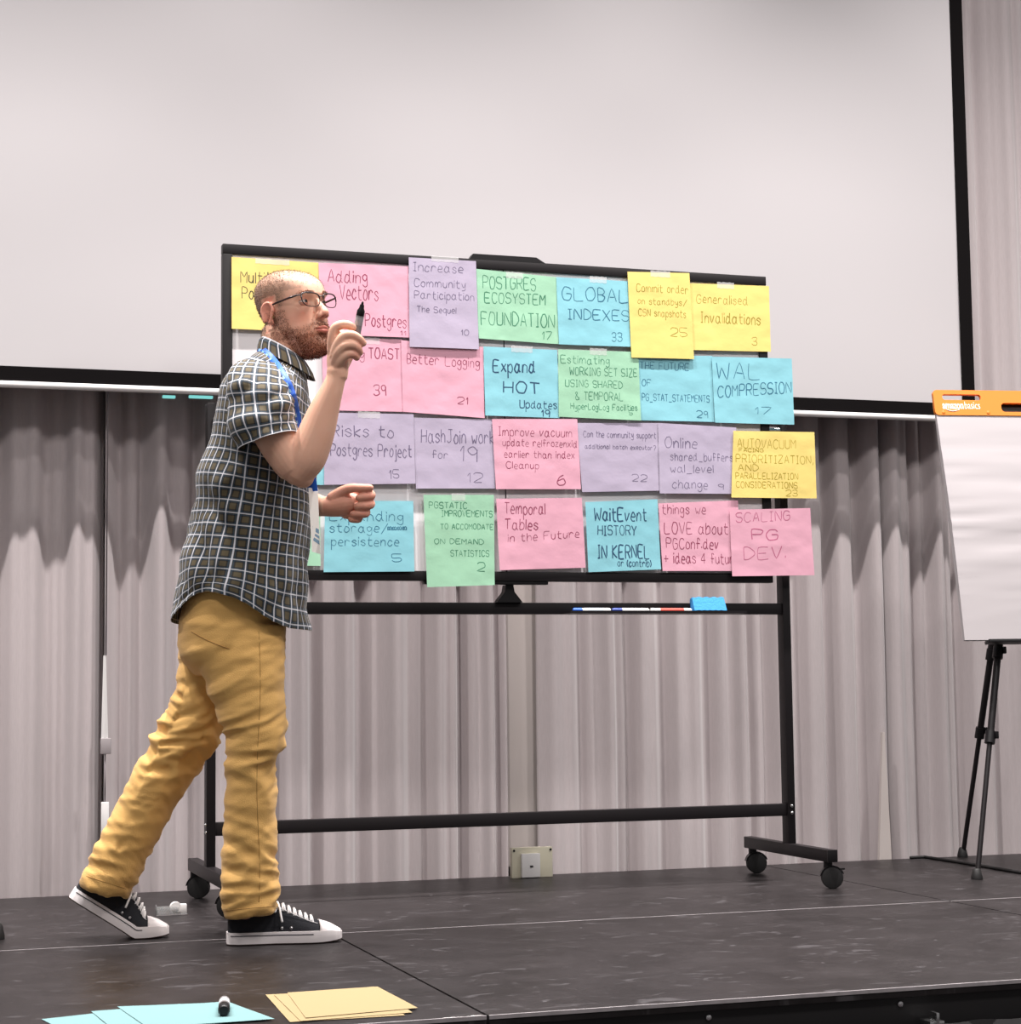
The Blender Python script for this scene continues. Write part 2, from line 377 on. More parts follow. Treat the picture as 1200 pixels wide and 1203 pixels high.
for (u0, u1, lab) in ((191, 206, 'short teal reflection modelled as a glowing bar under the screen, left one'), (222, 250, 'longer teal reflection modelled as a glowing bar under the screen beside the man')):
    q0 = at_y(u0, 466, 6.145); q1 = at_y(u1, 466, 6.145)
    e = mat('teal_glow', srgb(150, 210, 208), .5); pb = e.node_tree.nodes['Principled BSDF']
    pb.inputs['Emission Color'].default_value = srgb(130, 222, 218); pb.inputs['Emission Strength'].default_value = 0.8
    o = MB().box((q0[0], 6.138, q0[2] - .0045), (q1[0], 6.152, q0[2] + .0045), .002).build('reflection_bar', e)  # emissive bar standing in for a teal reflection, not a lamp
    tag(o, lab, 'modelled reflection')

# ---------------------------------------------------------------- rolling whiteboard
YB = 5.64; BX0, BX1, BZ0, BZ1 = 0.967, 2.755, 0.957, 1.962
t = WB = thing('whiteboard', 'wide rolling whiteboard in a black wheeled frame covered with coloured notes', 'whiteboard', (1.86, 5.7, 0.0))
MB().box((BX0 + .02, YB, BZ0 + .02), (BX1 - .02, YB + .016, BZ1 - .02)).build('board_panel', BOARDW, t)
f = MB(); fw = 0.030
for lo, hi in (((BX0, BZ0), (BX1, BZ0 + fw)), ((BX0, BZ1 - fw), (BX1, BZ1)), ((BX0, BZ0 + fw), (BX0 + fw, BZ1 - fw)), ((BX1 - fw, BZ0 + fw), (BX1, BZ1 - fw))):
    f.box((lo[0], YB - .008, lo[1]), (hi[0], YB + .024, hi[1]), .003)
f.build('board_frame', BLACK, t, 'auto')
sx = at_y(594, 560, YB)[0]
MB().box((sx - .0015, YB - .0012, BZ0 + fw), (sx + .0015, YB + .001, BZ1 - fw)).build('panel_joint', BLACKP, t)
ha, hb = at_y(551, 305, YB)[0], at_y(640, 308, YB)[0]
MB().prism([(ha, 0), (hb, 0), (hb - .03, .017), (ha + .012, .017)], -.014, .014, Matrix(((1, 0, 0, 0), (0, 0, 1, YB + .006), (0, 1, 0, BZ1 - .001), (0, 0, 0, 1)))).build('top_handle', BLACKP, t)
for c, px in zip('LR', (0, 1)):
    xx = 0.942 if px == 0 else 2.817
    MB().box((xx - .0135, 5.665, .118), (xx + .0135, 5.71, 1.485), .003).build('post', BLACK, t, 'auto')
    MB().tube([(xx - .012 if px else xx + .012, 5.668, 1.458), (BX1 - .002 if px else BX0 + .002, 5.668, 1.458)], .012, 14).build('pivot', CHROME, t, 'auto')
    kx = xx - .01 if px else xx + .01
    MB().lathe([(.006, 0), (.012, .004), (.012, .016), (.004, .02)], (kx, 5.662, 1.43), (0, -1, 0), 12).build('pivot_knob', BLACKP, t, 'auto')
    ft = MB().box((xx - .016, 5.392, .082), (xx + .016, 6.0, .120), .003).build('foot', BLACK, t, 'auto')
    MB().box((xx - .0165, 5.390, .0825), (xx + .0165, 5.398, .1205), .002).build('end_cap', BLACKP, ft, 'auto')
    for bz in (.240, .218):
        MB().lathe([(.005, 0), (.005, .003), (.002, .005)], (xx - .0135 if not px else xx, 5.664 if px else 5.675, bz), (-.3, -1, 0), 10).build('bolt', CHROME, t, 'auto')
    for cy, fr in ((5.425, 1), (5.965, 0)):
        an = -0.42 if fr else -0.30
        dx, dy = math.cos(an), math.sin(an)
        cs = MB().tube([(xx, cy, .083), (xx, cy, .060)], .014, 14).build('caster', BLACKP, t, 'auto')
        for sgn in (-1, 1):
            MB().lathe([(.020, -.008), (.0325, -.006), (.034, 0), (.0325, .006), (.014, .008), (.006, .0065)], (xx + sgn * .0115 * -dy + .012 * dx, cy + sgn * .0115 * dx + .012 * dy, .034), (-dy, dx, 0), 26).build('wheel', RUBBER, cs, 'auto')
        hood = MB(); v = []; n_ = 13
        for s_ in (-.006, .006):
            for rr_ in (.0345, .038):
                for k in range(n_):
                    a = math.radians(20 + 150 * k / (n_ - 1))
                    v.append((xx + .012 * dx + rr_ * math.cos(a) * dx - s_ * dy * 3, cy + .012 * dy + rr_ * math.cos(a) * dy + s_ * dx * 3, .034 + rr_ * math.sin(a)))
        fc = []
        for k in range(n_ - 1):
            A = lambda s_, r_: (s_ * 2 + r_) * n_ + k
            fc += [(A(0, 1), A(0, 1) + 1, A(1, 1) + 1, A(1, 1)), (A(0, 0) + 1, A(0, 0), A(1, 0), A(1, 0) + 1), (A(0, 0), A(0, 0) + 1, A(0, 1) + 1, A(0, 1)), (A(1, 0) + 1, A(1, 0), A(1, 1), A(1, 1) + 1)]
        hood.add(v, fc).build('hood', BLACKP, cs, 'auto')
        if fr: MB().box((xx + .030, cy - .014, .056), (xx + .052, cy + .010, .062), .002).build('brake', BLACKP, cs, 'auto')
MB().box((.955, 5.672, .857), (2.804, 5.703, .893), .003).build('crossbar', BLACK, t, 'auto')
MB().box((.955, 5.672, .208), (2.804, 5.703, .247), .003).build('crossbar', BLACK, t, 'auto')
# latch under the board
lx = at_y(601, 700, YB)[0]
MB().box((lx - .28, YB - .004, .947), (lx + .12, YB + .02, .9575), .002).build('latch_plate', BLACKP, t, 'auto')
MB().prism([(lx - .042, .893), (lx + .042, .893), (lx + .016, .925), (lx + .012, .947), (lx - .012, .947), (lx - .016, .925)], 5.655, 5.69, Matrix(((1, 0, 0, 0), (0, 0, 1, 0), (0, 1, 0, 0), (0, 0, 0, 1)))).build('latch', BLACKP, t)
# tray
ta, tb = at_y(666, 720, 5.63)[0], at_y(872, 720, 5.63)[0]
ZT = 0.857
MB().box((ta, 5.595, ZT), (tb, 5.674, ZT + .003)).box((ta, 5.593, ZT), (tb, 5.596, ZT + .008)).build('tray', BLACK, t)

# markers and eraser on the tray
def marker_pen(name, label, a, b, r, body, cap, capend, band=None, cat='marker', group=None, cap_len=.38, tip=False):
    a = Vector(a); b = Vector(b); d = (b - a); L = d.length; d.normalize()
    t = thing(name, label, cat, tuple(a + (b - a) * .5 - Vector((0, 0, r))), group)
    s = (a, d) if capend == 0 else (b, -d)
    o, dd = s
    MB().lathe([(r * .72, cap_len * L), (r * .96, cap_len * L + .002), (r * .96, L - .004), (r * .7, L)], o, dd, 16).build('barrel', body, t, 'auto')
    if not tip: MB().lathe([(r * .75, 0), (r, .004), (r, cap_len * L * .98), (r * .9, cap_len * L)], o, dd, 16).build('cap', cap, t, 'auto')
    if band: MB().lathe([(r * .97, cap_len * L + .018), (r * .985, cap_len * L + .019), (r * .985, L * .8), (r * .97, L * .8 + .001)], o, dd, 16).build('label_band', band, t, 'auto')
    return t
BLUE = mat('blue_plastic', srgb(36, 92, 190), .4); NAVY = mat('navy_plastic', srgb(40, 62, 140), .4); RED = mat('red_print', srgb(214, 78, 66), .5)
def tx(px): return at_y(px, 718, 5.625)[0]
zr = ZT + .003 + .0075
marker_pen('whiteboard_marker', 'white whiteboard marker with bright blue cap, leftmost on the tray', (tx(673), 5.622, zr), (tx(717), 5.622, zr), .0075, WHITEP, BLUE, 0, mat('pale_print', srgb(206, 214, 226), .5), group='markers on the tray', cap_len=.24)
marker_pen('whiteboard_marker', 'white whiteboard marker with navy cap, middle one on the tray', (tx(719), 5.622, zr), (tx(762), 5.622, zr), .0075, WHITEP, NAVY, 0, None, group='markers on the tray', cap_len=.26)
marker_pen('whiteboard_marker', 'white whiteboard marker with red print lying next to the blue eraser', (tx(764), 5.622, zr), (tx(812), 5.622, zr), .0075, WHITEP, WHITEP, 0, RED, group='markers on the tray', cap_len=.1)
er0 = at_y(814, 719, 5.62); er1 = at_y(853, 703, 5.62)
t = thing('eraser', 'bright blue board eraser leaning at the right end of the tray', 'eraser', ((er0[0] + er1[0]) / 2, 5.62, ZT + .003))
felt = mat('blue_felt', srgb(40, 130, 214), .8, bump=.3, scale=200); felt2 = mat('pale_blue_felt', srgb(70, 160, 228), .85, bump=.4, scale=150)
ez = ZT + .0100
Mx = Matrix.Translation((er0[0], 5.612, ez)) @ Matrix.Rotation(math.radians(-14), 4, 'X')
W_ = er1[0] - er0[0]
poly = [(0.004, 0)] + [(W_ * k / 12, -.0 if k % 2 else .0015) for k in range(1, 12)] + [(W_, 0), (W_ - .006, .043)] + [(W_ * (1 - k / 9) - .002, .0455 if k % 2 else .0425) for k in range(1, 9)] + [(0, .043)]
MB().prism(poly, 0, .018, Mx @ Matrix(((1, 0, 0, 0), (0, 0, 1, 0), (0, 1, 0, 0), (0, 0, 0, 1)))).build('felt_pad', felt2, t)
MB().box((.002, .018, .002), (W_ - .004, .027, .042), .003, Mx).build('backing', felt, t, 'auto')

# ---------------------------------------------------------------- handwriting
GL = {
'A':"03 29 43|15 35",'B':"03 09 29 38 37 26 06|26 35 34 23 03",'C':"48 39 19 07 05 13 33 44",'D':"03 09 29 47 45 23 03",'E':"43 03 09 49|06 36",'F':"03 09 49|06 36",
'G':"48 39 19 07 05 13 33 44 46 26",'H':"03 09|43 49|06 46",'I':"03 23|13 19|09 29",'J':"19 49|39 34 23 13 04",'K':"03 09|49 06 43",'L':"09 03 43",'M':"03 09 26 49 43",
'N':"03 09 43 49",'O':"19 07 05 13 33 45 47 39 19",'P':"03 09 39 48 47 36 06",'Q':"19 07 05 13 33 45 47 39 19|25 42",'R':"03 09 39 48 47 36 06|26 43",'S':"48 39 19 08 07 16 36 45 44 33 13 04",
'T':"09 49|29 23",'U':"09 04 13 33 44 49",'V':"09 23 49",'W':"09 13 27 43 59",'X':"09 43|03 49",'Y':"09 26 49|26 23",'Z':"09 49 03 43",
'a':"36 27 17 05 04 13 23 35 37|37 34 43",'b':"09 03 23 34 36 27 17 05",'c':"36 27 17 05 04 13 23 34",'d':"36 27 17 05 04 13 23 35|39 34 43",'e':"05 35 36 27 17 05 04 13 33",
'f':"38 29 19 18 13|06 36",'g':"36 27 17 06 05 14 24 36|37 32 21 11 02",'h':"09 03|05 17 27 36 33",'i':"17 13|18 19",'j':"27 21 11|28 29",'k':"09 03|37 05 33",'l':"19 13",
'm':"07 03|05 17 26 23|25 37 47 56 53",'n':"07 03|05 17 27 36 33",'o':"17 05 04 13 23 34 36 27 17",'p':"07 00|06 17 27 36 34 23 13 04",'q':"36 27 17 05 04 13 23 35|37 30",'r':"07 03|05 17 27 36",
's':"36 27 17 06 25 34 23 13 04",'t':"19 14 23 33|07 37",'u':"07 04 13 23 35|37 33",'v':"07 13 37",'w':"07 13 25 33 47",'x':"07 33|03 37",'y':"07 14 24 37|37 32 21 01",'z':"07 37 03 33",
'0':"19 07 05 13 33 45 47 39 19",'1':"17 29 23",'2':"08 19 39 48 46 03 43",'3':"08 19 39 48 36 16|36 45 44 33 13 04",'4':"39 05 45|39 33",'5':"49 09 06 36 45 44 33 13 04",'6':"38 17 05 04 13 33 44 45 36 05",
'7':"09 49 13",'8':"19 08 07 35 44 33 13 04 05 37 48 39 19",'9':"38 29 19 08 07 16 26 37 38|38 37 33",
'_':"02 42",'/':"02 49",'.':"13 14",',':"14 02",'&':"43 08 19 28 05 04 13 33 45",'?':"08 19 39 47 25 24|23 13",'(':"29 17 15 23",')':"09 17 15 03",'+':"06 46|28 24",'-':"06 36"}
def text_strokes(s):
    x = 0; out = []
    for ch in s:
        if ch == ' ': x += 3.6; continue
        g = GL[ch]; st = [[(int(p[0]), int(p[1]) - 3) for p in q.split()] for q in g.split('|')]
        w = max(a for q in st for a, b in q); mn = min(a for q in st for a, b in q)
        sh = random.uniform(-.25, .25)
        for q in st:
            out.append([(x + (a - mn) + random.uniform(-.18, .18), (b + sh + random.uniform(-.18, .18)) / 6.0) for a, b in q])
        x += (w - mn) + 1.5
    return out, max(x - 1.5, 1)
def smooth_poly(pts):
    if len(pts) < 3: 
        (x0, y0), (x1, y1) = pts
        return [(x0 + (x1 - x0) * k / 4, y0 + (y1 - y0) * k / 4) for k in range(5)]
    out = []
    for i in range(len(pts) - 1):
        p0 = pts[max(i - 1, 0)]; p1 = pts[i]; p2 = pts[i + 1]; p3 = pts[min(i + 2, len(pts) - 1)]
        for k in range(3):
            u = k / 3
            f = lambda a, b, c, d: b + .35 * u * (c - a) + (3 * (c - b) - .7 * (c - a) - .35 * (d - b)) * u * u + (.35 * (c - a) - 2 * (c - b) + .35 * (d - b)) * u ** 3
            out.append((f(p0[0], p1[0], p2[0], p3[0]), f(p0[1], p1[1], p2[1], p3[1])))
    out.append(pts[-1]); return out

PAPER = {k: mat(k + '_paper', c, .85, bump=.25, scale=22, var=.03) for k, c in dict(yellow=srgb(226, 202, 118), pink=srgb(216, 160, 178), lavender=srgb(176, 165, 186), green=srgb(152, 198, 168), cyan=srgb(132, 192, 204)).items()}
INK = {k: mat(k + '_marker_ink', c, .7) for k, c in dict(olive=srgb(150, 132, 38), maroon=srgb(138, 56, 84), grey=srgb(104, 94, 120), dkgreen=srgb(56, 122, 92), teal=srgb(34, 100, 128), navy=srgb(22, 66, 98), black=srgb(70, 66, 44), rose=srgb(178, 92, 124), gold=srgb(160, 138, 16)).items()}
TAPE = mat('clear_tape', srgb(240, 238, 238), .25)
_b = TAPE.node_tree.nodes['Principled BSDF']; _b.inputs['Alpha'].default_value = .38

def note(colour, label, c, layer, lines, ink, tapes=(), hw=.0021, seed=0, fold=0):
    YN = YB - .0095
    P = [at_y(x, y, YN) for x, y in c]           # TL TR BR BL
    TLx, TRx, BRx, BLx = [(p[0], p[2]) for p in P]
    zt = max(TLx[1], TRx[1]); zb_ = min(BLx[1], BRx[1])
    def off(x, z):
        u = (zt - z) / (zt - zb_); s_ = (x - TLx[0]) / (TRx[0] - TLx[0])
        w = .0011 * (noise.noise((x * 14 + seed * 3.7, z * 20, seed * 1.3)) + .5 * noise.noise((x * 40, z * 44, seed)) + 1.0)
        curl = .0045 * max(0, u - .55) ** 1.5 * (1 + .8 * math.sin(seed * 2.1 + 3 * s_))
        return YN - .0012 - .0021 * layer - max(w, 0) - max(curl, 0)
    n = 22; v = []; f = []
    for i in range(n + 1):
        for k in range(n + 1):
            s_, u = k / n, i / n
            x = (TLx[0] * (1 - s_) + TRx[0] * s_) * (1 - u) + (BLx[0] * (1 - s_) + BRx[0] * s_) * u
            z = (TLx[1] * (1 - s_) + TRx[1] * s_) * (1 - u) + (BLx[1] * (1 - s_) + BRx[1] * s_) * u
            v.append((x, off(x, z), z))
    for i in range(n):
        for k in range(n):
            a = i * (n + 1) + k; f.append((a, a + n + 1, a + n + 2, a + 1))
    root = link_mesh('paper_note', v, f, PAPER[colour]); sharp_rim(root)
    md = root.modifiers.new('thick', 'SOLIDIFY'); md.thickness = .0003; md.offset = 1
    tag(root, label, 'note', 'paper notes taped to the whiteboard')
    if lines:
        mv = MB()
        for (s, x0, x1, yb, hpx, *rest) in lines:
            A = at_y(x0, yb, YN); B = at_y(x1, rest[0] if rest else yb - .0 + (x1 - x0) * (700 - yb) * 1.2e-4, YN)
            top = at_y(x0, yb - hpx, YN); hh = top[2] - A[2]
            st, W = text_strokes(s); sx = (B[0] - A[0]) / W
            for q in st:
                q = smooth_poly(q)
                pts = [(A[0] + a * sx + .06 * sx * b, A[2] + (B[2] - A[2]) * (a / W) + b * hh) for a, b in q]
                w = hw * (.7 + .6 * random.random()) / 2 * (1.15 if hpx > 11 else .8)
                L = []; R_ = []
                for i, (px_, pz_) in enumerate(pts):
                    q0 = pts[max(i - 1, 0)]; q1 = pts[min(i + 1, len(pts) - 1)]
                    tx_, tz_ = q1[0] - q0[0], q1[1] - q0[1]; l = math.hypot(tx_, tz_) or 1
                    nx_, nz_ = -tz_ / l * w, tx_ / l * w
                    for lst, sg in ((L, 1), (R_, -1)):
                        X, Z = px_ + sg * nx_, pz_ + sg * nz_; lst.append((X, off(X, Z) - .00055, Z))
                k = len(pts)
                mv.add(L + R_, [(i, i + 1, k + i + 1, k + i) for i in range(k - 1)])
        mv.build('handwriting', INK[ink], root, True)
    for (tx0, tx1, ty) in tapes:
        a = at_y(tx0, ty - 3.5, YN); b = at_y(tx1, ty + 5, YN); tv = []; m_ = 8
        for zz in (a[2], b[2]):
            for k in range(m_ + 1):
                X = a[0] + (b[0] - a[0]) * k / m_; tv.append((X, off(X, min(zz, zt)) - .0008, zz + .001 * math.sin(k * 2.4)))
        link_mesh('tape', tv, [(k, k + 1, m_ + 2 + k, m_ + 1 + k)[::-1] for k in range(m_)], TAPE, root)
    return root

NOTES = [
('yellow', 'yellow note in the top left corner of the whiteboard behind the man\'s head', [(272, 302), (376, 309), (375, 391), (272, 386.5)], 0, [("Multit", 283, 318, 332, 13), ("Post", 284, 312, 350.5, 13)], 'black', [(300, 340, 307)]),
('pink', 'pink note reading Adding Vectors Postgres', [(374, 309), (479.5, 313.5), (481, 397), (376, 393)], 1, [("Adding", 385, 431, 331, 14), ("Vectors", 399, 444, 351.5, 17), ("Postgres", 429, 477, 383.5, 14), ("11", 470, 476, 394, 5)], 'maroon', ()),
('lavender', 'lavender note reading Increase Community Participation The Sequel', [(479.6, 303), (558.4, 307.5), (561.8, 411), (480.5, 408)], 3, [("Increase", 485, 543, 319, 10), ("Community", 486, 546, 337, 9), ("Participation", 486, 556, 351, 9), ("The Sequel", 489, 535, 367, 7), ("10", 541, 550, 394, 6)], 'grey', [(506, 538, 304.5)]),
('green', 'green note reading Postgres Ecosystem Foundation', [(557, 316), (653.5, 326), (656.5, 404.7), (562, 398)], 1, [("POSTGRES", 567, 629, 338.8, 14), ("ECOSYSTEM", 569.5, 640, 355.5, 12), ("FOUNDATION", 565, 651, 381.5, 15), ("17", 637, 648, 399, 9)], 'dkgreen', [(594, 614, 323)]),
('cyan', 'blue note reading Global Indexes', [(653, 326), (738, 331), (741, 408), (656, 405)], 2, [("GLOBAL", 660, 737, 352.4, 15), ("INDEXES", 667, 738, 375, 12), ("33", 718, 730, 401, 10)], 'teal', [(692, 712, 328.5)]),
('yellow', 'tall yellow note reading Commit order on standbys', [(736, 320), (808.6, 321.7), (814, 422.5), (740.6, 420.8)], 4, [("Commit order", 746.5, 807, 343, 9), ("on standbys/", 748, 805.5, 357.5, 7), ("CSN snapshots", 749, 804.5, 371.5, 8), ("25", 786.4, 806, 395.5, 10)], 'olive', [(763, 786, 322)]),
('yellow', 'yellow note reading Generalised Invalidations, rightmost in the top row', [(809, 333), (903, 336.4), (905.3, 413.5), (813, 411.5)], 1, [("Generalised", 818, 878, 356, 10), ("Invalidations", 823, 893, 379, 12), ("3", 883, 889, 405.5, 9)], 'olive', [(842, 862, 335)]),
('pink', 'pink note reading TOAST beside the man\'s raised hand', [(378, 396.5), (472, 399), (473, 484), (380, 482)], 0, [("ng", 414, 428, 421, 11), ("TOAST", 433, 469, 421, 12), ("39", 439, 453, 464, 12)], 'maroon', [(424, 446, 400)]),
('pink', 'pink note reading Better Logging', [(471, 400), (567.5, 408), (569, 491.5), (473, 484)], 1, [("Better Logging", 478, 563, 427, 11, 432), ("21", 537, 549, 474.6, 8)], 'maroon', ()),
('cyan', 'blue note reading Expand HOT Updates', [(567.5, 407.5), (654, 411.5), (657, 491.5), (569.5, 488.5)], 2, [("Expand", 579, 628, 437, 14), ("HOT", 591, 633, 461.7, 13), ("Updates", 610, 653.5, 479.5, 9), ("19", 636, 645, 490, 8)], 'navy', [(600, 625, 410)]),
('green', 'green note reading Estimating working set size', [(655, 411), (749, 414), (752, 494.6), (655.5, 490)], 3, [("Estimating", 658, 715, 427, 9), ("WORKING SET SIZE", 668.5, 747.5, 440.7, 9), ("USING SHARED", 663.4, 730.4, 454.6, 8), ("& TEMPORAL", 675.4, 731, 469.5, 9), ("HyperLogLog Facilities", 669.6, 747.5, 481, 7), ("5", 738, 742, 488, 5)], 'dkgreen', [(692, 712, 413)]),
('cyan', 'blue note reading The Future of pg_stat_statements', [(748, 418), (836.5, 418.4), (839, 496), (751, 494)], 1, [("THE FUTURE", 751.6, 809, 433.4, 8), ("OF", 754, 764.6, 453, 7), ("PG_STAT_STATEMENTS", 754, 833, 470.6, 8), ("29", 818, 831, 491, 8)], 'teal', ()),
('cyan', 'blue note reading WAL Compression hanging over the right board edge', [(835.3, 419.4), (929.2, 421.8), (932, 499.3), (838.7, 497)], 3, [("WAL", 840.4, 891.6, 445, 19), ("COMPRESSION", 842.8, 928.5, 467, 13, 462), ("17", 886.5, 904.6, 487, 8)], 'teal', ()),
('lavender', 'lavender note reading Risks to Postgres Project', [(381, 485), (485.5, 487), (487.5, 568.5), (380.3, 569.8)], 2, [("Risks to", 389, 461.7, 512.6, 13), ("Postgres Project", 388, 483, 535.5, 14), ("15", 457, 468, 562, 10)], 'grey', [(420, 446, 487)]),
('lavender', 'lavender note reading HashJoin work for 19', [(486, 491), (579.5, 493), (581.3, 574.2), (488.3, 574.2)], 1, [("HashJoin work", 494.8, 580, 519.6, 15), ("for", 507.7, 526, 538.5, 9), ("19", 541, 560, 541.7, 17), ("12", 549.5, 566, 566.6, 11)], 'grey', ()),
('pink', 'pink note reading Improve vacuum update earlier than index cleanup', [(577.3, 492.7), (677.3, 492.7), (681.7, 575), (581.7, 575)], 3, [("Improve vacuum", 585, 671, 512, 10), ("update relfrozenxid", 590, 677, 524, 8), ("earlier than index", 591.7, 674, 537.5, 8), ("Cleanup", 594, 632, 550.5, 8), ("6", 654, 663, 570, 14)], 'maroon', ()),
('lavender', 'lavender note reading Can the community support additional batch executor', [(677, 497.3), (772, 497.3), (773.8, 576.7), (683.3, 578.3)], 2, [("Can the community support", 685, 770, 513.5, 7), ("additional batch executor?", 686.7, 770, 527, 5), ("22", 741.7, 759, 565.7, 8)], 'grey', ()),
('lavender', 'lavender note reading Online shared_buffers wal_level change', [(772, 497.3), (864, 502.7), (860, 580.5), (774, 580)], 3, [("Online", 780.7, 817.7, 526, 12), ("shared_buffers", 786.7, 860, 541, 9), ("wal_level", 786.7, 836.7, 555, 9), ("change", 789, 830, 574, 10), ("9", 843, 849, 575, 6)], 'grey', ()),
('yellow', 'yellow note reading Autovacuum facing prioritization hanging over the board edge', [(860, 506.7), (955, 508.3), (957.7, 586), (857.3, 585)], 5, [("AUTOVACUUM", 865, 933, 526, 10), ("FACING", 866.7, 895, 531, 4), ("PRIORITIZATION,", 863, 954, 543.7, 9), ("AND", 866, 889, 553, 7), ("PARALLELIZATION", 862.7, 935.7, 562.5, 7), ("CONSIDERATIONS", 863, 935, 573, 7), ("23", 921.7, 935, 583, 7)], 'gold', ()),
('cyan', 'blue note reading Expanding storage persistence below the man\'s lowered hand', [(381.6, 588.3), (485, 588.8), (486.2, 671.5), (379.8, 672.3)], 2, [("Expanding", 387, 473, 611.5, 11), ("storage/", 387, 455, 625, 10), ("mmmm", 455, 477, 623, 6), ("wwww", 455, 477, 623, 5), ("persistence", 389, 468, 641, 10), ("5", 460, 471, 660, 9)], 'teal', ()),
('green', 'tall green note reading Pgstatic improvements hanging below the board', [(497, 581.6), (579.8, 581.6), (580.5, 687.5), (501.2, 690)], 2, [("PGSTATIC", 503.6, 548, 597, 7), ("IMPROVEMENTS", 518.5, 578, 606.7, 7), ("TO ACCOMODATE", 517, 579, 621.5, 6), ("ON DEMAND", 510, 567.6, 639, 6), ("STATISTICS", 529, 574, 653.6, 7), ("2", 560, 569, 671, 10)], 'dkgreen', [(530, 546, 583.5)]),
('pink', 'pink note reading Temporal Tables in the Future', [(582.7, 586), (683.3, 585), (687.7, 667), (586.7, 670)], 1, [("Temporal", 592.7, 640, 603.7, 13), ("Tables", 593, 631.7, 622, 12), ("in the Future", 596.7, 680, 637, 9, 631)], 'maroon', ()),
('cyan', 'blue note reading WaitEvent History in Kernel', [(687, 590), (771.7, 586.7), (775.7, 669), (690.7, 672.3)], 2, [("WaitEvent", 697.7, 759, 612, 15), ("HISTORY", 702, 746.7, 628.6, 11), ("IN KERNEL", 701.7, 762, 655.5, 15), ("or (contrib)", 725, 764, 665.5, 8)], 'navy', ()),
('pink', 'pink note reading things we LOVE about and ideas for the future', [(772.7, 591.7), (866, 588), (868, 671), (777.3, 671)], 3, [("things we", 777, 828, 604, 11), ("LOVE about", 780, 854, 627, 13), ("PGConf.dev", 782, 843, 644.5, 12), ("+ ideas 4 future", 779, 866, 662, 12)], 'maroon', ()),
('pink', 'pink note reading Scaling PG Dev in the lower right corner', [(855.5, 599.3), (950, 597.3), (955, 676), (858.3, 677.3)], 5, [("SCALING", 863, 926, 614, 11, 611), ("PG", 881.7, 911.7, 634, 12), ("DEV.", 872.7, 921, 658, 14, 655)], 'rose', ()),
('cyan', 'blue note mostly hidden behind the man, left of the Risks note', [(283, 487), (382, 489), (382, 570), (284, 568)], 0, [], 'teal', ()),
('green', 'green note mostly hidden behind the man in the bottom row', [(282, 598), (376, 598), (376.5, 665), (284, 664)], 0, [], 'dkgreen', ()),
]
for k, (c_, lab, cs, ly, ls, ik, tp) in enumerate(NOTES):
    note(c_, lab, cs, ly, ls, ik, tp, seed=k + 1, hw=.0034 if c_ == 'cyan' and ik == 'navy' else .0023)

# ---------------------------------------------------------------- sheets and marker on the stage front
FM = {'cyan': mat('pale_blue_sheet', srgb(114, 150, 152), .8, bump=.1, scale=12), 'yellow': mat('pale_yellow_sheet', srgb(156, 136, 98), .8, bump=.1, scale=12)}
def floor_sheet(colour, label, pts, z, group, seed):
    n = 14; v = []; f = []
    (ax, ay), (bx, by), (cx, cy), (dx, dy) = pts
    for i in range(n + 1):
        for k in range(n + 1):
            s, u = k / n, i / n
            x = (ax * (1 - s) + bx * s) * (1 - u) + (dx * (1 - s) + cx * s) * u; y = (ay * (1 - s) + by * s) * (1 - u) + (dy * (1 - s) + cy * s) * u
            e = max(abs(s - .5), abs(u - .5)) * 2
            v.append((x, y, z + .0009 * e ** 3 * (.5 + .5 * noise.noise((x * 9, y * 9, seed)))))
    for i in range(n):
        for k in range(n):
            a = i * (n + 1) + k; f.append((a, a + n + 1, a + n + 2, a + 1))
    o = link_mesh('paper_sheet', v, f, FM[colour]); sharp_rim(o); md = o.modifiers.new('thick', 'SOLIDIFY'); md.thickness = .0004; md.offset = 1
    return tag(o, label, 'paper', group)
def rect(cx, cy, w, d, a):
    a = math.radians(a); c, s = math.cos(a), math.sin(a)
    return [(cx + x * c - y * s, cy + x * s + y * c) for x, y in ((-w / 2, d / 2), (w / 2, d / 2), (w / 2, -d / 2), (-w / 2, -d / 2))]
floor_sheet('cyan', 'lowest of the pale blue sheets on the stage, sticking out to the left', [(.32, 3.905), (.60, 3.985), (.655, 3.74), (.37, 3.665)], .0007, 'blue sheets on the stage', 1)
floor_sheet('cyan', 'middle pale blue sheet of the loose pile at the front of the stage', [(.42, 3.955), (.69, 3.972), (.715, 3.73), (.44, 3.70)], .0019, 'blue sheets on the stage', 2)
floor_sheet('cyan', 'topmost pale blue sheet, under the black capped marker', [(.475, 3.985), (.695, 3.953), (.742, 3.722), (.50, 3.72)], .0031, 'blue sheets on the stage', 3)
floor_sheet('yellow', 'lowest of the pale yellow sheets on the stage, at the left of the pile', [(.785, 4.035), (1.0, 4.01), (.99, 3.68), (.765, 3.69)], .0007, 'yellow sheets on the stage', 4)
floor_sheet('yellow', 'middle pale yellow sheet of the pile in front of the standing foot', [(.80, 4.02), (1.02, 4.045), (1.01, 3.70), (.785, 3.685)], .0019, 'yellow sheets on the stage', 5)
floor_sheet('yellow', 'topmost pale yellow sheet of the pile, its corner pointing right', [(.83, 4.03), (1.025, 4.035), (1.032, 3.74), (.80, 3.71)], .0031, 'yellow sheets on the stage', 6)
GREYM = mat('grey_marker_barrel', srgb(128, 126, 128), .4)
marker_pen('marker', 'grey marker with black cap lying on the pale blue sheets', (.655, 3.785, .0152), (.676, 3.90, .0152), .0115, GREYM, BLACKP, 0, mat('white_print', srgb(205, 205, 206), .5), cap_len=.36)

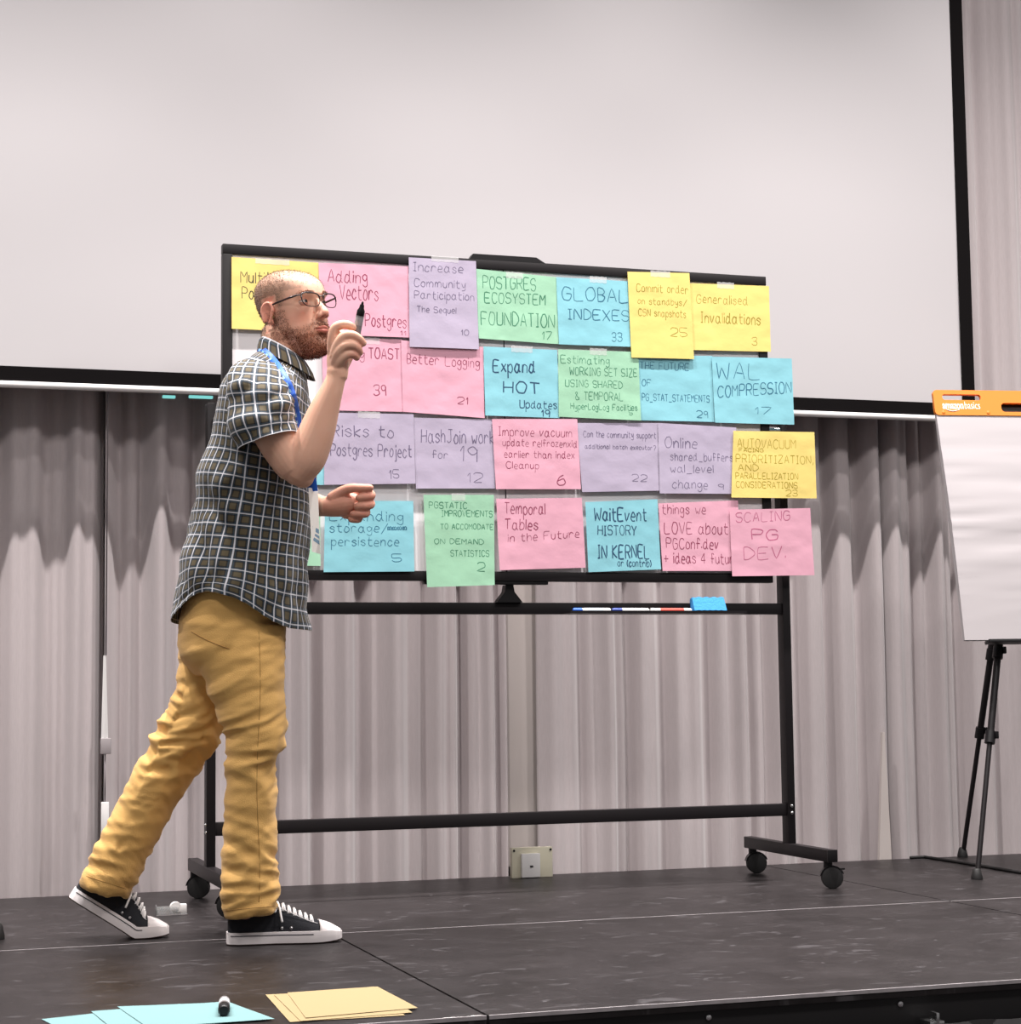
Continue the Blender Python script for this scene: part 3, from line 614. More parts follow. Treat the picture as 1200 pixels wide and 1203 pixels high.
# ---------------------------------------------------------------- tape dispenser on the stage
CLEAR = mat('clear_plastic', srgb(225, 225, 225), .1, trans=.75, spec=.5)
TW = mat('white_tape_roll', srgb(236, 232, 230), .5)
p = on_floor(202, 1075.5); cx, cy = p[0], p[1] + .012
t = thing('tape_dispenser', 'small clear plastic tape dispenser lying behind the man\'s feet', 'tape dispenser', (cx, cy, 0))
MB().box((cx - .044, cy - .011, 0), (cx + .044, cy + .011, .004), .001).box((cx - .044, cy - .011, .003), (cx + .02, cy - .0095, .024), .0006).box((cx - .044, cy + .0095, .003), (cx + .02, cy + .011, .024), .0006).box((cx - .044, cy - .011, .003), (cx - .042, cy + .011, .03), .0006).build('body', CLEAR, t, 'auto')
MB().lathe([(.010, -.0085), (.016, -.0085), (.0165, 0), (.016, .0085), (.010, .0085), (.0095, 0)], (cx + .012, cy, .0205), (0, 1, 0), 30).build('tape_roll', TW, t, 'auto')
MB().box((cx + .024, cy - .009, .004), (cx + .043, cy + .009, .030), .003).build('cutter', TW, t, 'auto')

# ---------------------------------------------------------------- flip chart easel
AMB = mat('amber_plastic', srgb(222, 122, 12), .45)
PAGE = mat('flip_chart_paper', srgb(172, 166, 168), .85, bump=.15, scale=5)
T0 = np.array([3.429, 5.75, 1.627]); ya = math.radians(10); U_ = np.array([math.cos(ya), -math.sin(ya), 0]); NH = np.array([-math.sin(ya), -math.cos(ya), 0])
DN = np.array([3.398, 5.55, .765]) - T0; LEN = np.linalg.norm(DN); DN /= LEN; NN = np.cross(U_, DN); NN = NN if NN @ NH > 0 else -NN
def ez(u, d, n=0): return T0 + U_ * u + DN * d + NN * n
ME = Matrix(((U_[0], -DN[0], NN[0], T0[0]), (U_[1], -DN[1], NN[1], T0[1]), (U_[2], -DN[2], NN[2], T0[2]), (0, 0, 0, 1)))   # x right, y up the pad, z out of the pad
PW = .68
t = EZ = thing('easel', 'tripod flip chart easel on the right edge with an orange top bar', 'easel', (3.745, 5.75, 0))
apex = ez(PW / 2, .10, -.075); 
def leg(foot, top, fr, label=None):
    foot = Vector(foot); top = Vector(top); d = top - foot
    P = lambda k: foot + d * k
    g = MB().tube([P(.01), P(.31)], .0085, 12).build('leg', BLACK, t, 'auto')
    MB().tube([P(.30), P(.50)], .0115, 12).build('leg_section', BLACK, g, 'auto'); MB().tube([P(.49), P(1)], .0145, 12).build('leg_section', BLACK, g, 'auto')
    for k in (.305, .495):
        MB().tube([P(k - .013), P(k + .013)], .0175, 14).build('collar', BLACKP, g, 'auto')
        q = P(k); MB().box((q.x + .008, q.y - .022, q.z - .004), (q.x + .020, q.y - .004, q.z + .02), .003).build('clip', BLACKP, g, 'auto')
    MB().lathe([(.019, 0), (.019, .006), (.013, .03), (.009, .034)], (foot.x, foot.y, .0006), (0, 0, 1), 16).build('rubber_foot', RUBBER, g, 'auto')
ctr = ez(PW / 2, 0)
def leg_to(foot, through, z):
    foot = np.array(foot); d = np.array(through) - foot; return foot, foot + d * (z / d[2])
fB, tB = leg_to((3.371, 5.470, 0), at_y(1174, 756, 5.63), 1.47)
fA, tA = leg_to((3.755, 6.185, 0), at_y(1166.5, 756, 6.0), 1.47)
leg(fB, tB, 1)
leg(fA, tA, 0)
leg((4.10, 5.36, 0), (tB[0] + .06, tB[1], 1.47), 1)
MB().box((PW / 2 - .06, -.16, -.10), (PW / 2 + .06, -.04, -.026), .008, ME).build('tripod_head', BLACKP, t, 'auto')
MB().box((.085, -LEN + .005, -.028), (PW - .085, -.03, -.012), .003, ME).build('backing_board', BLACK, t, 'auto')
lg = MB().box((.085, -LEN - .006, -.030), (PW - .085, -LEN + .004, .012), .002, ME).build('ledge', BLACKP, t, 'auto')
# header bar with a pen slot and a hand hole
HB = .092
def rrect(x0, y0, x1, y1, r, n=6):
    o = []
    for (cx_, cy_, a0) in ((x1 - r, y1 - r, 0), (x0 + r, y1 - r, 90), (x0 + r, y0 + r, 180), (x1 - r, y0 + r, 270)):
        for k in range(n + 1):
            a = math.radians(a0 + 90 * k / n); o.append((cx_ + r * math.cos(a), cy_ + r * math.sin(a)))
    return o
def plate_with_holes(outer, holes, z0, z1, M):
    bm = bmesh.new(); ed = []
    for lp in [outer] + holes:
        vs_ = [bm.verts.new((x, y, z1)) for x, y in lp]
        ed += [bm.edges.new((vs_[i], vs_[(i + 1) % len(vs_)])) for i in range(len(vs_))]
    bmesh.ops.triangle_fill(bm, edges=ed, use_beauty=True)
    ext = bmesh.ops.extrude_face_region(bm, geom=bm.faces[:])
    for v_ in [e for e in ext['geom'] if isinstance(e, bmesh.types.BMVert)]: v_.co.z = z0
    bmesh.ops.recalc_face_normals(bm, faces=bm.faces)
    bm.verts.index_update(); mb = MB().add([M @ v_.co for v_ in bm.verts], [[v_.index for v_ in f_.verts] for f_ in bm.faces]); bm.free(); return mb
def pad_xy(px, py):      # where a line of sight meets the pad plane
    d = ray(px, py); k = ((T0 - CAM) @ NN) / (d @ NN); q = CAM + d * k - T0; return q @ U_, -(q @ DN)
s0 = pad_xy(1106, 464); s1 = pad_xy(1152, 471); h0 = pad_xy(1175, 474); h1 = pad_xy(1200, 484.5)
hole2 = rrect(h0[0], h1[1], PW - h0[0], h0[1], .013)
hd = plate_with_holes(rrect(0, -HB, PW, 0, .014), [rrect(s0[0], s1[1], s1[0], s0[1], .009), hole2, rrect(PW - s1[0], s1[1], PW - s0[0], s0[1], .009)], -.006, .008, ME).build('header_bar', AMB, t)
for ux in (.03, .19, PW - .19, PW - .03):
    MB().lathe([(.006, 0), (.006, .0012), (.004, .002)], ME @ Vector((ux, -HB + .010, .008)), NN, 12).build('rivet', mat('dark_amber', srgb(205, 120, 10), .5), hd, 'auto')
def text_mesh(s, size, x, y, z, M, off=0.0, sq=1.0):
    c = bpy.data.curves.new('lettering', 'FONT'); c.body = s; c.size = size; c.extrude = .0003; c.offset = off; c.resolution_u = 3
    o = bpy.data.objects.new('lettering', c); me = bpy.data.meshes.new_from_object(o.evaluated_get(bpy.context.evaluated_depsgraph_get()) if False else o)
    vv = [M @ Vector((x + v.co.x * sq, y + v.co.y, z + v.co.z)) for v in me.vertices]; ff = [tuple(p.vertices) for p in me.polygons]
    w = max(v.co.x for v in me.vertices) * sq
    bpy.data.objects.remove(o); bpy.data.curves.remove(c); bpy.data.meshes.remove(me); return vv, ff, w
l0 = pad_xy(1107, 481); l1 = pad_xy(1151, 481); tw = l1[0] - l0[0]
WI = mat('white_lettering', srgb(250, 244, 236), .6)
fs = .030
va, fa, wa = text_mesh("amazon", fs, 0, 0, 0, Matrix.Identity(4), .0007); vb, fb, wb_ = text_mesh("basics", fs, 0, 0, 0, Matrix.Identity(4), -.0001)
k_ = tw / (wa + wb_ + .004)
mbt = MB(); mbt.add([ME @ Vector((l0[0] + v_[0] * k_, l0[1] + v_[1] * k_ * 1.6, .0083 + v_[2])) for v_ in va], fa).add([ME @ Vector((l0[0] + (wa + .004 + v_[0]) * k_, l0[1] + v_[1] * k_ * 1.6, .0083 + v_[2])) for v_ in vb], fb)
aw = wa * k_; arc = [(l0[0] + aw * (.16 + .62 * u), l0[1] - .003 - .0055 * math.sin(math.pi * u)) for u in np.linspace(0, 1, 12)]
mbt.tube([ME @ Vector((x_, y_, .0086)) for x_, y_ in arc], [.0006 + .0010 * math.sin(math.pi * min(1, .15 + u)) for u in np.linspace(0, .8, 12)], 6)
mbt.prism([(arc[-1][0] + .0012, arc[-1][1] + .0014), (arc[-1][0] - .004, arc[-1][1] + .0018), (arc[-1][0] - .0002, arc[-1][1] - .003)], .0083, .009, ME)
mbt.build('lettering', WI, hd)
# the pad: sheets of paper with soft horizontal creases (hangs from the bar: a thing of its own)
nx, nz = 40, 60; v = []; f = []
for sd in (0, 1):
    for i in range(nz + 1):
        for k in range(nx + 1):
            u = .004 + (PW - .008) * k / nx; d = HB - .004 + (LEN - HB + .004 - .002) * i / nz
            q = i / nz
            cr = .0042 * noise.noise((u * 2.2 + .12 * math.sin(d * 9), d * 17, 3)) * math.sin(math.pi * min(q * 1.3, 1)) + .0034 * noise.noise((u * 4, d * 36 + 2 * u, 8)) * (1 - abs(2 * q - 1))
            e = .014 * math.sin(math.pi * q) * (1 if sd == 0 else .0)
            p_ = ez(u, d, (.004 + e + (cr if sd == 0 else 0)) if sd == 0 else -.010); v.append(p_)
n1 = (nx + 1) * (nz + 1)
for sd in (0, 1):
    for i in range(nz):
        for k in range(nx):
            a = sd * n1 + i * (nx + 1) + k; qd = (a, a + nx + 1, a + nx + 2, a + 1); f.append(qd if sd == 0 else qd[::-1])
for k in range(nx): f.append((k, k + 1, n1 + k + 1, n1 + k)); b = nz * (nx + 1); f.append((b + k + 1, b + k, n1 + b + k, n1 + b + k + 1))
for i in range(nz): a = i * (nx + 1); f.append((a + nx + 1, a, n1 + a, n1 + a + nx + 1)); a += nx; f.append((a, a + nx + 1, n1 + a + nx + 1, n1 + a))
o = link_mesh('flip_chart_pad', v, f, PAGE); autosmooth(o, 50)
tag(o, 'large blank white flip chart pad hanging from the orange bar', 'flip chart')

# second easel: only one foot reaches into the picture at the left edge
t = thing('easel', 'black easel leg with a rubber foot at the far left edge of the stage', 'easel', (.315, 5.19, 0))
fo = Vector((.313, 5.20, 0)); tp = Vector((.03, 5.36, 1.45)); dd = tp - fo
MB().tube([fo + dd * .012, fo + dd * .40], .0095, 12).build('leg', BLACK, t, 'auto')
MB().tube([fo + dd * .39, fo + dd], .013, 12).build('leg_section', BLACK, t, 'auto')
MB().lathe([(.019, 0), (.019, .008), (.0135, .034), (.0095, .04)], (fo.x, fo.y, .0006), (0, 0, 1), 16).build('rubber_foot', RUBBER, t, 'auto')
MB().tube([fo + dd * .028, fo + dd * .036], .0142, 16).build('foot_ring', ALU, t, 'auto')

# cable on the rear stage
cp = [on_floor(x, y) for x, y in ((1040, 1005), (1048, 1003.6), (1058, 1003.6), (1070, 1006.0), (1084, 1008), (1100, 1010.5), (1130, 1015), (1165, 1021), (1200, 1027), (1250, 1036), (1300, 1046))]
cp = [Vector((a[0], min(a[1], 6.19), .0055)) for a in cp]
cp2 = []
for i in range(len(cp) - 1):
    for k in range(6): cp2.append(cp[i].lerp(cp[i + 1], k / 6))
cp2 = [sum((cp2[min(max(i + d_, 0), len(cp2) - 1)] for d_ in range(-4, 5)), Vector()) / 9 for i in range(len(cp2))]
o = MB().tube(cp2, .0055, 10).build('cable', RUBBER, None, True)
tag(o, 'black cable running along the rear of the stage under the easel', 'cable')

# ---------------------------------------------------------------- the man
D0 = 4.88
K = FPX / D0                                                     # pixels per metre at his distance
VIEW = RV[2].copy(); VIEW[2] = 0; VIEW /= np.linalg.norm(VIEW)   # horizontal direction away from the viewer
def U(px, py, off=0.0): return at_d(px, py, D0 + off)
def crom(vals, n):
    """Catmull-Rom resampling of a list of equal-length vectors"""
    vals = [np.array(v, float) for v in vals]; k = len(vals); out = []
    for i in range(k - 1):
        p0, p1, p2, p3 = vals[max(i - 1, 0)], vals[i], vals[i + 1], vals[min(i + 2, k - 1)]
        if i == 0: p0 = 2 * p1 - p2
        if i == k - 2: p3 = 2 * p2 - p1
        for j in range(n):
            t = j / n
            out.append(.5 * (2 * p1 + (p2 - p0) * t + (2 * p0 - 5 * p1 + 4 * p2 - p3) * t * t + (3 * p1 - p0 - 3 * p2 + p3) * t ** 3))
    out.append(vals[-1]); return out
def loft(rings, n=64, sub=6, ex=2.3):
    """rings: (back px, back py, front px, front py, depth half width, depth offset) -> grid of points [ring][angle], angle 0 = front, 90 = far side"""
    R_ = crom(rings, sub); out = []
    for (bx, by, fx, fy, w, d) in R_:
        B, F = U(bx, by, d), U(fx, fy, d); c = (B + F) / 2; a = (F - B) / 2; row = []
        for j in range(n):
            t = 2 * math.pi * j / n; ct, st = math.cos(t), math.sin(t)
            row.append(c + a * math.copysign(abs(ct) ** (2 / ex), ct) + VIEW * w * math.copysign(abs(st) ** (2 / ex), st))
        out.append(row)
    return out
def grid_mesh(rows, cap0=True, cap1=True):
    n = len(rows[0]); v = [p for r in rows for p in r]; f = []
    for i in range(len(rows) - 1):
        for j in range(n): f.append((i * n + j, i * n + (j + 1) % n, (i + 1) * n + (j + 1) % n, (i + 1) * n + j))
    if cap0: f.append(tuple(range(n))[::-1])
    if cap1: f.append(tuple((len(rows) - 1) * n + j for j in range(n)))
    return v, f
def chain(mb, pts, sub=4, n=16, flat=None):
    """pts: (px, py, depth offset, radius in px) -> rounded tapering limb"""
    R_ = crom(pts, sub); P = [Vector(U(a, b, c)) for a, b, c, r in R_]; rr = [max(r, .5) / K for a, b, c, r in R_]
    d0 = (P[0] - P[1]).normalized(); d1 = (P[-1] - P[-2]).normalized()
    pre = [(P[0] + d0 * rr[0] * s, rr[0] * math.sqrt(max(0.02, 1 - s * s))) for s in (.98, .8, .45)]
    post = [(P[-1] + d1 * rr[-1] * s, rr[-1] * math.sqrt(max(0.02, 1 - s * s))) for s in (.45, .8, .98)]
    A = pre + list(zip(P, rr)) + post
    mb.tube([a for a, b in A], [b for a, b in A], n, flat=flat)
def remesh(mb, voxel, smooth_it=3, lam=.5):
    o = link_mesh('tmp', mb.v, mb.f, None); md = o.modifiers.new('r', 'REMESH'); md.mode = 'VOXEL'; md.voxel_size = voxel; md.adaptivity = 0
    dg = bpy.context.evaluated_depsgraph_get(); dg.update()
    me = bpy.data.meshes.new_from_object(o.evaluated_get(dg)); bpy.data.objects.remove(o)
    co = np.empty(len(me.vertices) * 3); me.vertices.foreach_get('co', co); co = co.reshape(-1, 3)
    ed = np.empty(len(me.edges) * 2, dtype=np.int64); me.edges.foreach_get('vertices', ed); ed = ed.reshape(-1, 2)
    co = laplace(co, ed, smooth_it, lam)
    fc = [tuple(p.vertices) for p in me.polygons]; bpy.data.meshes.remove(me)
    return co, ed, fc
def laplace(co, ed, it, lam, w=None):
    deg = np.bincount(ed.ravel(), minlength=len(co)).astype(float)[:, None]
    for _ in range(it):
        for l in (lam, -lam * .96 if lam > .45 else lam):
            s = np.zeros_like(co)
            np.add.at(s, ed[:, 0], co[ed[:, 1]]); np.add.at(s, ed[:, 1], co[ed[:, 0]])
            d = (s / deg - co) * l
            co = co + (d if w is None else d * w[:, None])
    return co
def normals(co, fc):
    f4 = np.array([(q + (q[-1],))[:4] if len(q) < 4 else q[:4] for q in fc]); nn = np.cross(co[f4[:, 2]] - co[f4[:, 0]], co[f4[:, 3]] - co[f4[:, 1]])
    out = np.zeros_like(co)
    for k in range(4): np.add.at(out, f4[:, k], nn)
    return out / (np.linalg.norm(out, axis=1)[:, None] + 1e-12)
def to_px(P):
    c = (np.asarray(P) - CAM) @ RV.T; return np.stack([CX + FPX * c[:, 0] / c[:, 2], CY - FPX * c[:, 1] / c[:, 2], c[:, 2] - D0], 1)
def sstep(a, b, x):
    t = np.clip((x - a) / (b - a), 0, 1); return t * t * (3 - 2 * t)

foot_c = on_floor(300, 1110)
man = thing('person', 'man in plaid shirt and tan trousers striding in front of the whiteboard, raising a marker', 'person', (.93, 4.88, 0.0))
man.location = (.93, 4.88, 0.0)
bpy.context.view_layer.update()

# ----- head frame
PHI = math.radians(52)
RIGHT = np.cross(np.array([VIEW[0], VIEW[1], 0]), np.array([0, 0, 1.0]))
def rot_axis(v, ax, a):
    ax = ax / np.linalg.norm(ax); return v * math.cos(a) + np.cross(ax, v) * math.sin(a) + ax * (ax @ v) * (1 - math.cos(a))
HF = math.sin(PHI) * RIGHT - math.cos(PHI) * VIEW
HU = np.array([0, 0, 1.0]); HL = np.cross(HU, HF)                 # his left
PITCH, ROLL = math.radians(7), math.radians(6)                  # nod, tilt to his left
HF2 = rot_axis(HF, HL, -PITCH); HU2 = rot_axis(HU, HL, -PITCH)
HU2 = rot_axis(HU2, HF2, ROLL); HL2 = np.cross(HU2, HF2)
HF, HU, HL = HF2, HU2, HL2
HS = 1.02
EAR = np.array([-.078, -.004, .103])
HC = U(315.5, 371, -.045) - HS * (HL * EAR[0] + HF * EAR[1] + HU * EAR[2])
def zmap(z): return np.where(np.asarray(z) < .1145, np.asarray(z) * 1.13, .1294 + (np.asarray(z) - .1145) * .92)
def zinv(z): return np.where(np.asarray(z) < .1294, np.asarray(z) / 1.13, .1145 + (np.asarray(z) - .1294) / .92)
HC = U(316.5, 368.5, -.045) - HS * (HL * EAR[0] + HF * EAR[1] + HU * float(zmap(EAR[2])))
def hp(x, y, z): return HC + HS * (HL * x + HF * y + HU * float(zmap(z)))
def head_coords(P):
    q = (P - HC) @ HINV.T; q[:, 2] = zinv(q[:, 2]); return q
HM = np.stack([HL, HF, HU], 1) * HS
HINV = np.linalg.inv(HM)
HMAT = Matrix([[HM[i][j] for j in range(3)] for i in range(3)])

# head surface: horizontal sections (height, back, front, half width)
LEV = [(-.004, .030, .070, .014), (.002, .012, .083, .030), (.012, -.006, .0905, .0400), (.024, -.020, .0925, .0475), (.036, -.032, .0885, .0535), (.046, -.040, .0905, .0575), (.058, -.050, .0925, .0605), (.070, -.060, .0905, .0630), (.085, -.072, .0885, .0665),
       (.100, -.083, .0875, .0700), (.115, -.092, .0880, .0725), (.130, -.098, .0945, .0740), (.145, -.101, .0950, .0755), (.160, -.101, .0915, .0760), (.175, -.098, .0840, .0745), (.190, -.090, .0710, .0690), (.203, -.076, .0530, .0585), (.214, -.055, .0290, .0420), (.221, -.032, .0050, .0230), (.2235, -.016, -.010, .006)]
def head_mesh(mb):
    L = crom([(a, b if b > -.02 else -.02 + (b + .02) * .86, c_, d) for a, b, c_, d in LEV], 4); n = 72; rows = []
    for (z, yb, yf, w) in L:
        row = []; c = yb + (yf - yb) * .46
        for j in range(n):
            t = 2 * math.pi * j / n; s, cc = math.sin(t), math.cos(t)
            e = 2.25 if cc > 0 else 2.05
            x = w * math.copysign(abs(s) ** (2 / e), s); y = c + (yf - c if cc > 0 else c - yb) * math.copysign(abs(cc) ** (2 / e), cc)
            # narrow the front of the lower face, hollow the eye sockets
            for sx_ in (-1, 1):
                y -= .0085 * math.exp(-((x - sx_ * .033) / .017) ** 2 - ((z - .1145) / .0105) ** 2) * (1 if cc > 0 else 0)
                y += .004 * math.exp(-((x - sx_ * .045) / .016) ** 2 - ((z - .088) / .014) ** 2) * (1 if cc > 0 else 0)
                y += .0035 * math.exp(-((x - sx_ * .028) / .02) ** 2 - ((z - .1315) / .006) ** 2) * (1 if cc > 0 else 0)
            row.append(hp(x, y, z))
        rows.append(row)
    v, f = grid_mesh(rows); mb.add(v, f)
    # nose
    prof = [(.126, .088, .0065, .006), (.118, .094, .0070, .008), (.108, .101, .0080, .010), (.098, .1085, .0098, .012), (.089, .1150, .0118, .0135), (.082, .1165, .0125, .013), (.0765, .1125, .0105, .011), (.0735, .105, .008, .008)]
    rows = []
    for (z, y, w, dpt) in crom(prof, 4):
        rows.append([hp(w * math.cos(a) * 1.0, y - .012 + (.012 if math.sin(a) > 0 else .022) * math.sin(a), z) for a in np.linspace(0, 2 * math.pi, 20, endpoint=False)])
    v, f = grid_mesh(rows); mb.add(v, f)
    for s in (-1, 1):
        mb.ball(hp(s * .0125, .098, .0805), (.0075 * HS, .0105 * HS, .0078 * HS), HMAT * (1 / HS), 16, 10)                     # nostril wings
        e = HMAT * (1 / HS) @ Matrix.Rotation(s * math.radians(-22), 3, 'Z') @ Matrix.Rotation(math.radians(-10), 3, 'X')
        # ear: rim, bowl plate, lobe
        c = np.array([s * .079, -.006, .104]); rim = []
        for a in np.linspace(math.radians(-75), math.radians(235), 22):
            q = Vector((s * .006, .0150 * math.cos(a) * (1 if math.sin(a) > 0 else .8), .0245 * math.sin(a))); q = Matrix.Rotation(s * math.radians(20), 3, 'Z') @ Matrix.Rotation(math.radians(-10), 3, 'X') @ q
            rim.append(hp(*(c + np.array(q))))
        mb.tube([Vector(p) for p in rim], .0042 * HS, 10)
        ant = []
        for a in np.linspace(math.radians(-50), math.radians(130), 12):
            q = Vector((s * .0035, -.002 + .008 * math.cos(a) * -1, -.001 + .015 * math.sin(a))); q = Matrix.Rotation(s * math.radians(20), 3, 'Z') @ Matrix.Rotation(math.radians(-10), 3, 'X') @ q
            ant.append(hp(*(c + np.array(q))))
        mb.tube([Vector(p) for p in ant], .0030 * HS, 8)
        mb.ball(hp(*(c + np.array([-s * .001, 0, 0]))), (.0045 * HS, .0136 * HS, .0225 * HS), HMAT * (1 / HS) @ Matrix.Rotation(s * math.radians(20), 3, 'Z') @ Matrix.Rotation(math.radians(-10), 3, 'X'), 20, 12)
        mb.ball(hp(*(c + np.array([s * .001, .007, -.0215]))), (.0048 * HS, .0070 * HS, .0080 * HS), HMAT * (1 / HS), 14, 10)
        mb.ball(hp(*(c + np.array([s * .001, .0125, -.004]))), (.004 * HS, .0045 * HS, .007 * HS), HMAT * (1 / HS), 12, 8)
    # lips
    up = [hp(x, .0915 + .0050 - 16 * x * x - (.0008 if abs(x) < .004 else 0), .0535 + .0012 * math.cos(x * 260)) for x in np.linspace(-.024, .024, 15)]
    lo = [hp(x, .0905 + .0050 - 16 * x * x, .0455 + 5 * x * x) for x in np.linspace(-.021, .021, 13)]
    mb.tube([Vector(p) for p in up], [(.0015 + .0030 * (1 - (k / 7 - 1) ** 2)) * HS for k in range(15)], 10)
    mb.tube([Vector(p) for p in lo], [(.0015 + .0042 * (1 - (k / 6 - 1) ** 2)) * HS for k in range(13)], 10)
    mb.ball(hp(0, .083, .018), (.021 * HS, .0135 * HS, .014 * HS), HMAT * (1 / HS), 18, 12)                                   # chin

bd = MB()
head_mesh(bd)
# neck and trunk
chain(bd, [(331, 396, .005, 24), (332, 412, .0, 25), (330, 428, .0, 27), (322, 446, 0, 32)], n=24)
v, f = grid_mesh(loft([(310, 420, 352, 442, .07, 0), (296, 436, 352, 456, .10, 0), (280, 452, 352, 476, .145, 0), (272, 474, 352, 505, .155, 0), (262, 520, 350, 545, .150, 0), (250, 570, 348, 590, .14, 0), (240, 620, 340, 634, .135, 0), (234, 665, 330, 676, .14, 0), (232, 705, 322, 716, .145, 0), (234, 745, 312, 748, .14, 0)], 48, 4))
bd.add(v, f)
chain(bd, [(280, 730, -.08, 38), (284, 780, -.085, 40), (294, 835, -.085, 32), (298, 870, -.085, 26), (295, 920, -.085, 25), (294, 980, -.085, 20), (292, 1040, -.085, 15), (288, 1068, -.085, 12)], n=20)
chain(bd, [(255, 730, .075, 36), (245, 780, .07, 35), (232, 830, .07, 29), (215, 866, .07, 25), (180, 925, .07, 24), (152, 980, .07, 19), (126, 1028, .07, 14), (112, 1048, .07, 12)], n=20)
# near arm, raised
chain(bd, [(306, 462, -.135, 17), (312, 487, -.188, 23), (326, 515, -.205, 24), (343, 543, -.21, 22)], n=24)
chain(bd, [(352, 550, -.21, 20.5), (361, 535, -.215, 22.5), (372, 508, -.22, 20.5), (381, 482, -.225, 17), (389, 461, -.23, 13.2), (394.5, 445, -.23, 11.2), (396, 436, -.23, 11.5)], n=24)
HX = 2.2
bd.ball(U(356, 560, -.208), (13 / K, 13 / K, 13 / K))
# near hand: palm, fingers, thumb
PO = -.23
chain(bd, [(395.5 + HX, 440, PO, 11), (395 + HX, 428, PO + .004, 12.5), (396 + HX, 416, PO + .008, 13), (398 + HX, 404, PO + .010, 11.5), (399 + HX, 396, PO + .010, 8.5)], n=20)
chain(bd, [(388 + HX, 412, PO - .004, 6), (388.5 + HX, 398, PO - .010, 5.9), (391.5 + HX, 386, PO - .014, 5.7), (399 + HX, 381.6, PO - .016, 5.3), (407 + HX, 382.0, PO - .012, 5.0), (412.5 + HX, 385.0, PO - .004, 4.5)], n=14)      # index
chain(bd, [(391 + HX, 418, PO - .014, 6), (395 + HX, 405, PO - .024, 6.0), (402 + HX, 395, PO - .028, 5.7), (411 + HX, 393.5, PO - .026, 5.3), (419 + HX, 397.5, PO - .020, 4.9), (424.2 + HX, 403, PO - .014, 4.4)], n=14)           # middle
chain(bd, [(392 + HX, 424, PO - .014, 6), (396 + HX, 413.5, PO - .026, 5.8), (403 + HX, 406.5, PO - .032, 5.5), (411.5 + HX, 405.2, PO - .030, 5.1), (418 + HX, 409.5, PO - .022, 4.7), (420.5 + HX, 414, PO - .014, 4.2)], n=14)       # ring
chain(bd, [(394 + HX, 431, PO - .012, 5.6), (399 + HX, 422.5, PO - .024, 5.2), (406 + HX, 416.6, PO - .028, 4.9), (413 + HX, 416.3, PO - .024, 4.5), (417.0 + HX, 420, PO - .016, 4.0)], n=14)                                   # little
chain(bd, [(400 + HX, 430, PO + .012, 7.5), (408 + HX, 416, PO + .022, 6.6), (414 + HX, 402, PO + .024, 5.6), (417.5 + HX, 391, PO + .020, 4.8)], n=14)                                                                   # thumb behind the pen
# far arm, lowered
chain(bd, [(304, 462, .13, 17), (306, 500, .18, 22), (312, 545, .19, 22), (320, 572, .17, 20)], n=20)
chain(bd, [(318, 572, .17, 20), (338, 584, .12, 19), (358, 590, .06, 16), (372, 593.5, .03, 13.5), (382, 595, .015, 11.8), (392, 595, .01, 12.5)], n=20)
LO = .01
chain(bd, [(384, 595.5, LO, 12.5), (394, 594, LO, 15), (405, 592, LO, 16), (414, 591, LO + .002, 14)], n=20, flat=.9)
chain(bd, [(391, 585, LO - .012, 7.4), (402, 577.5, LO - .022, 6.4), (413, 573.5, LO - .030, 5.6), (425, 573.2, LO - .032, 5.0), (435, 573.0, LO - .030, 4.2)], n=14)                                     # thumb
chain(bd, [(412, 580, LO + .004, 6.2), (424, 578, LO + .002, 5.8), (433, 579.3, LO - .008, 5.6), (436.5, 582.3, LO - .022, 5.2), (430, 584.0, LO - .032, 4.9), (422, 585.0, LO - .034, 4.4)], n=14)       # index
chain(bd, [(413, 589, LO + .006, 6.2), (426, 588.2, LO + .004, 5.8), (434, 590.0, LO - .008, 5.6), (435.5, 593, LO - .022, 5.2), (428, 594.6, LO - .032, 4.9), (420, 595, LO - .033, 4.4)], n=14)         # middle
chain(bd, [(411, 598, LO + .006, 6), (422, 598.5, LO + .002, 5.6), (429.5, 600.5, LO - .010, 5.4), (429.5, 603.4, LO - .022, 5), (422, 604.2, LO - .030, 4.6), (415, 604, LO - .030, 4.2)], n=14)         # ring
chain(bd, [(406, 604, LO + .002, 5.6), (415, 606.4, LO - .002, 5.1), (421.5, 608.6, LO - .012, 4.8), (420, 610.4, LO - .022, 4.4), (413, 610.2, LO - .026, 4)], n=14)                                   # little
co, ed, fc = remesh(bd, .0026, 2, .5)
hl = head_coords(co)                                             # head coordinates
near = to_px(co)
# soften the skin except face details and fingers
fing = ((near[:, 0] > 384) & (near[:, 1] < 445)) | ((near[:, 0] > 380) & (near[:, 1] > 560) & (near[:, 1] < 620)); hd_m = (hl[:, 2] > -.02) & (hl[:, 2] < .24) & (np.abs(hl[:, 0]) < .11)
co = laplace(co, ed, 6, .5, np.where(fing, .25, np.where(hd_m, .35, 1.0)))
hl = head_coords(co)
nm = normals(co, fc)
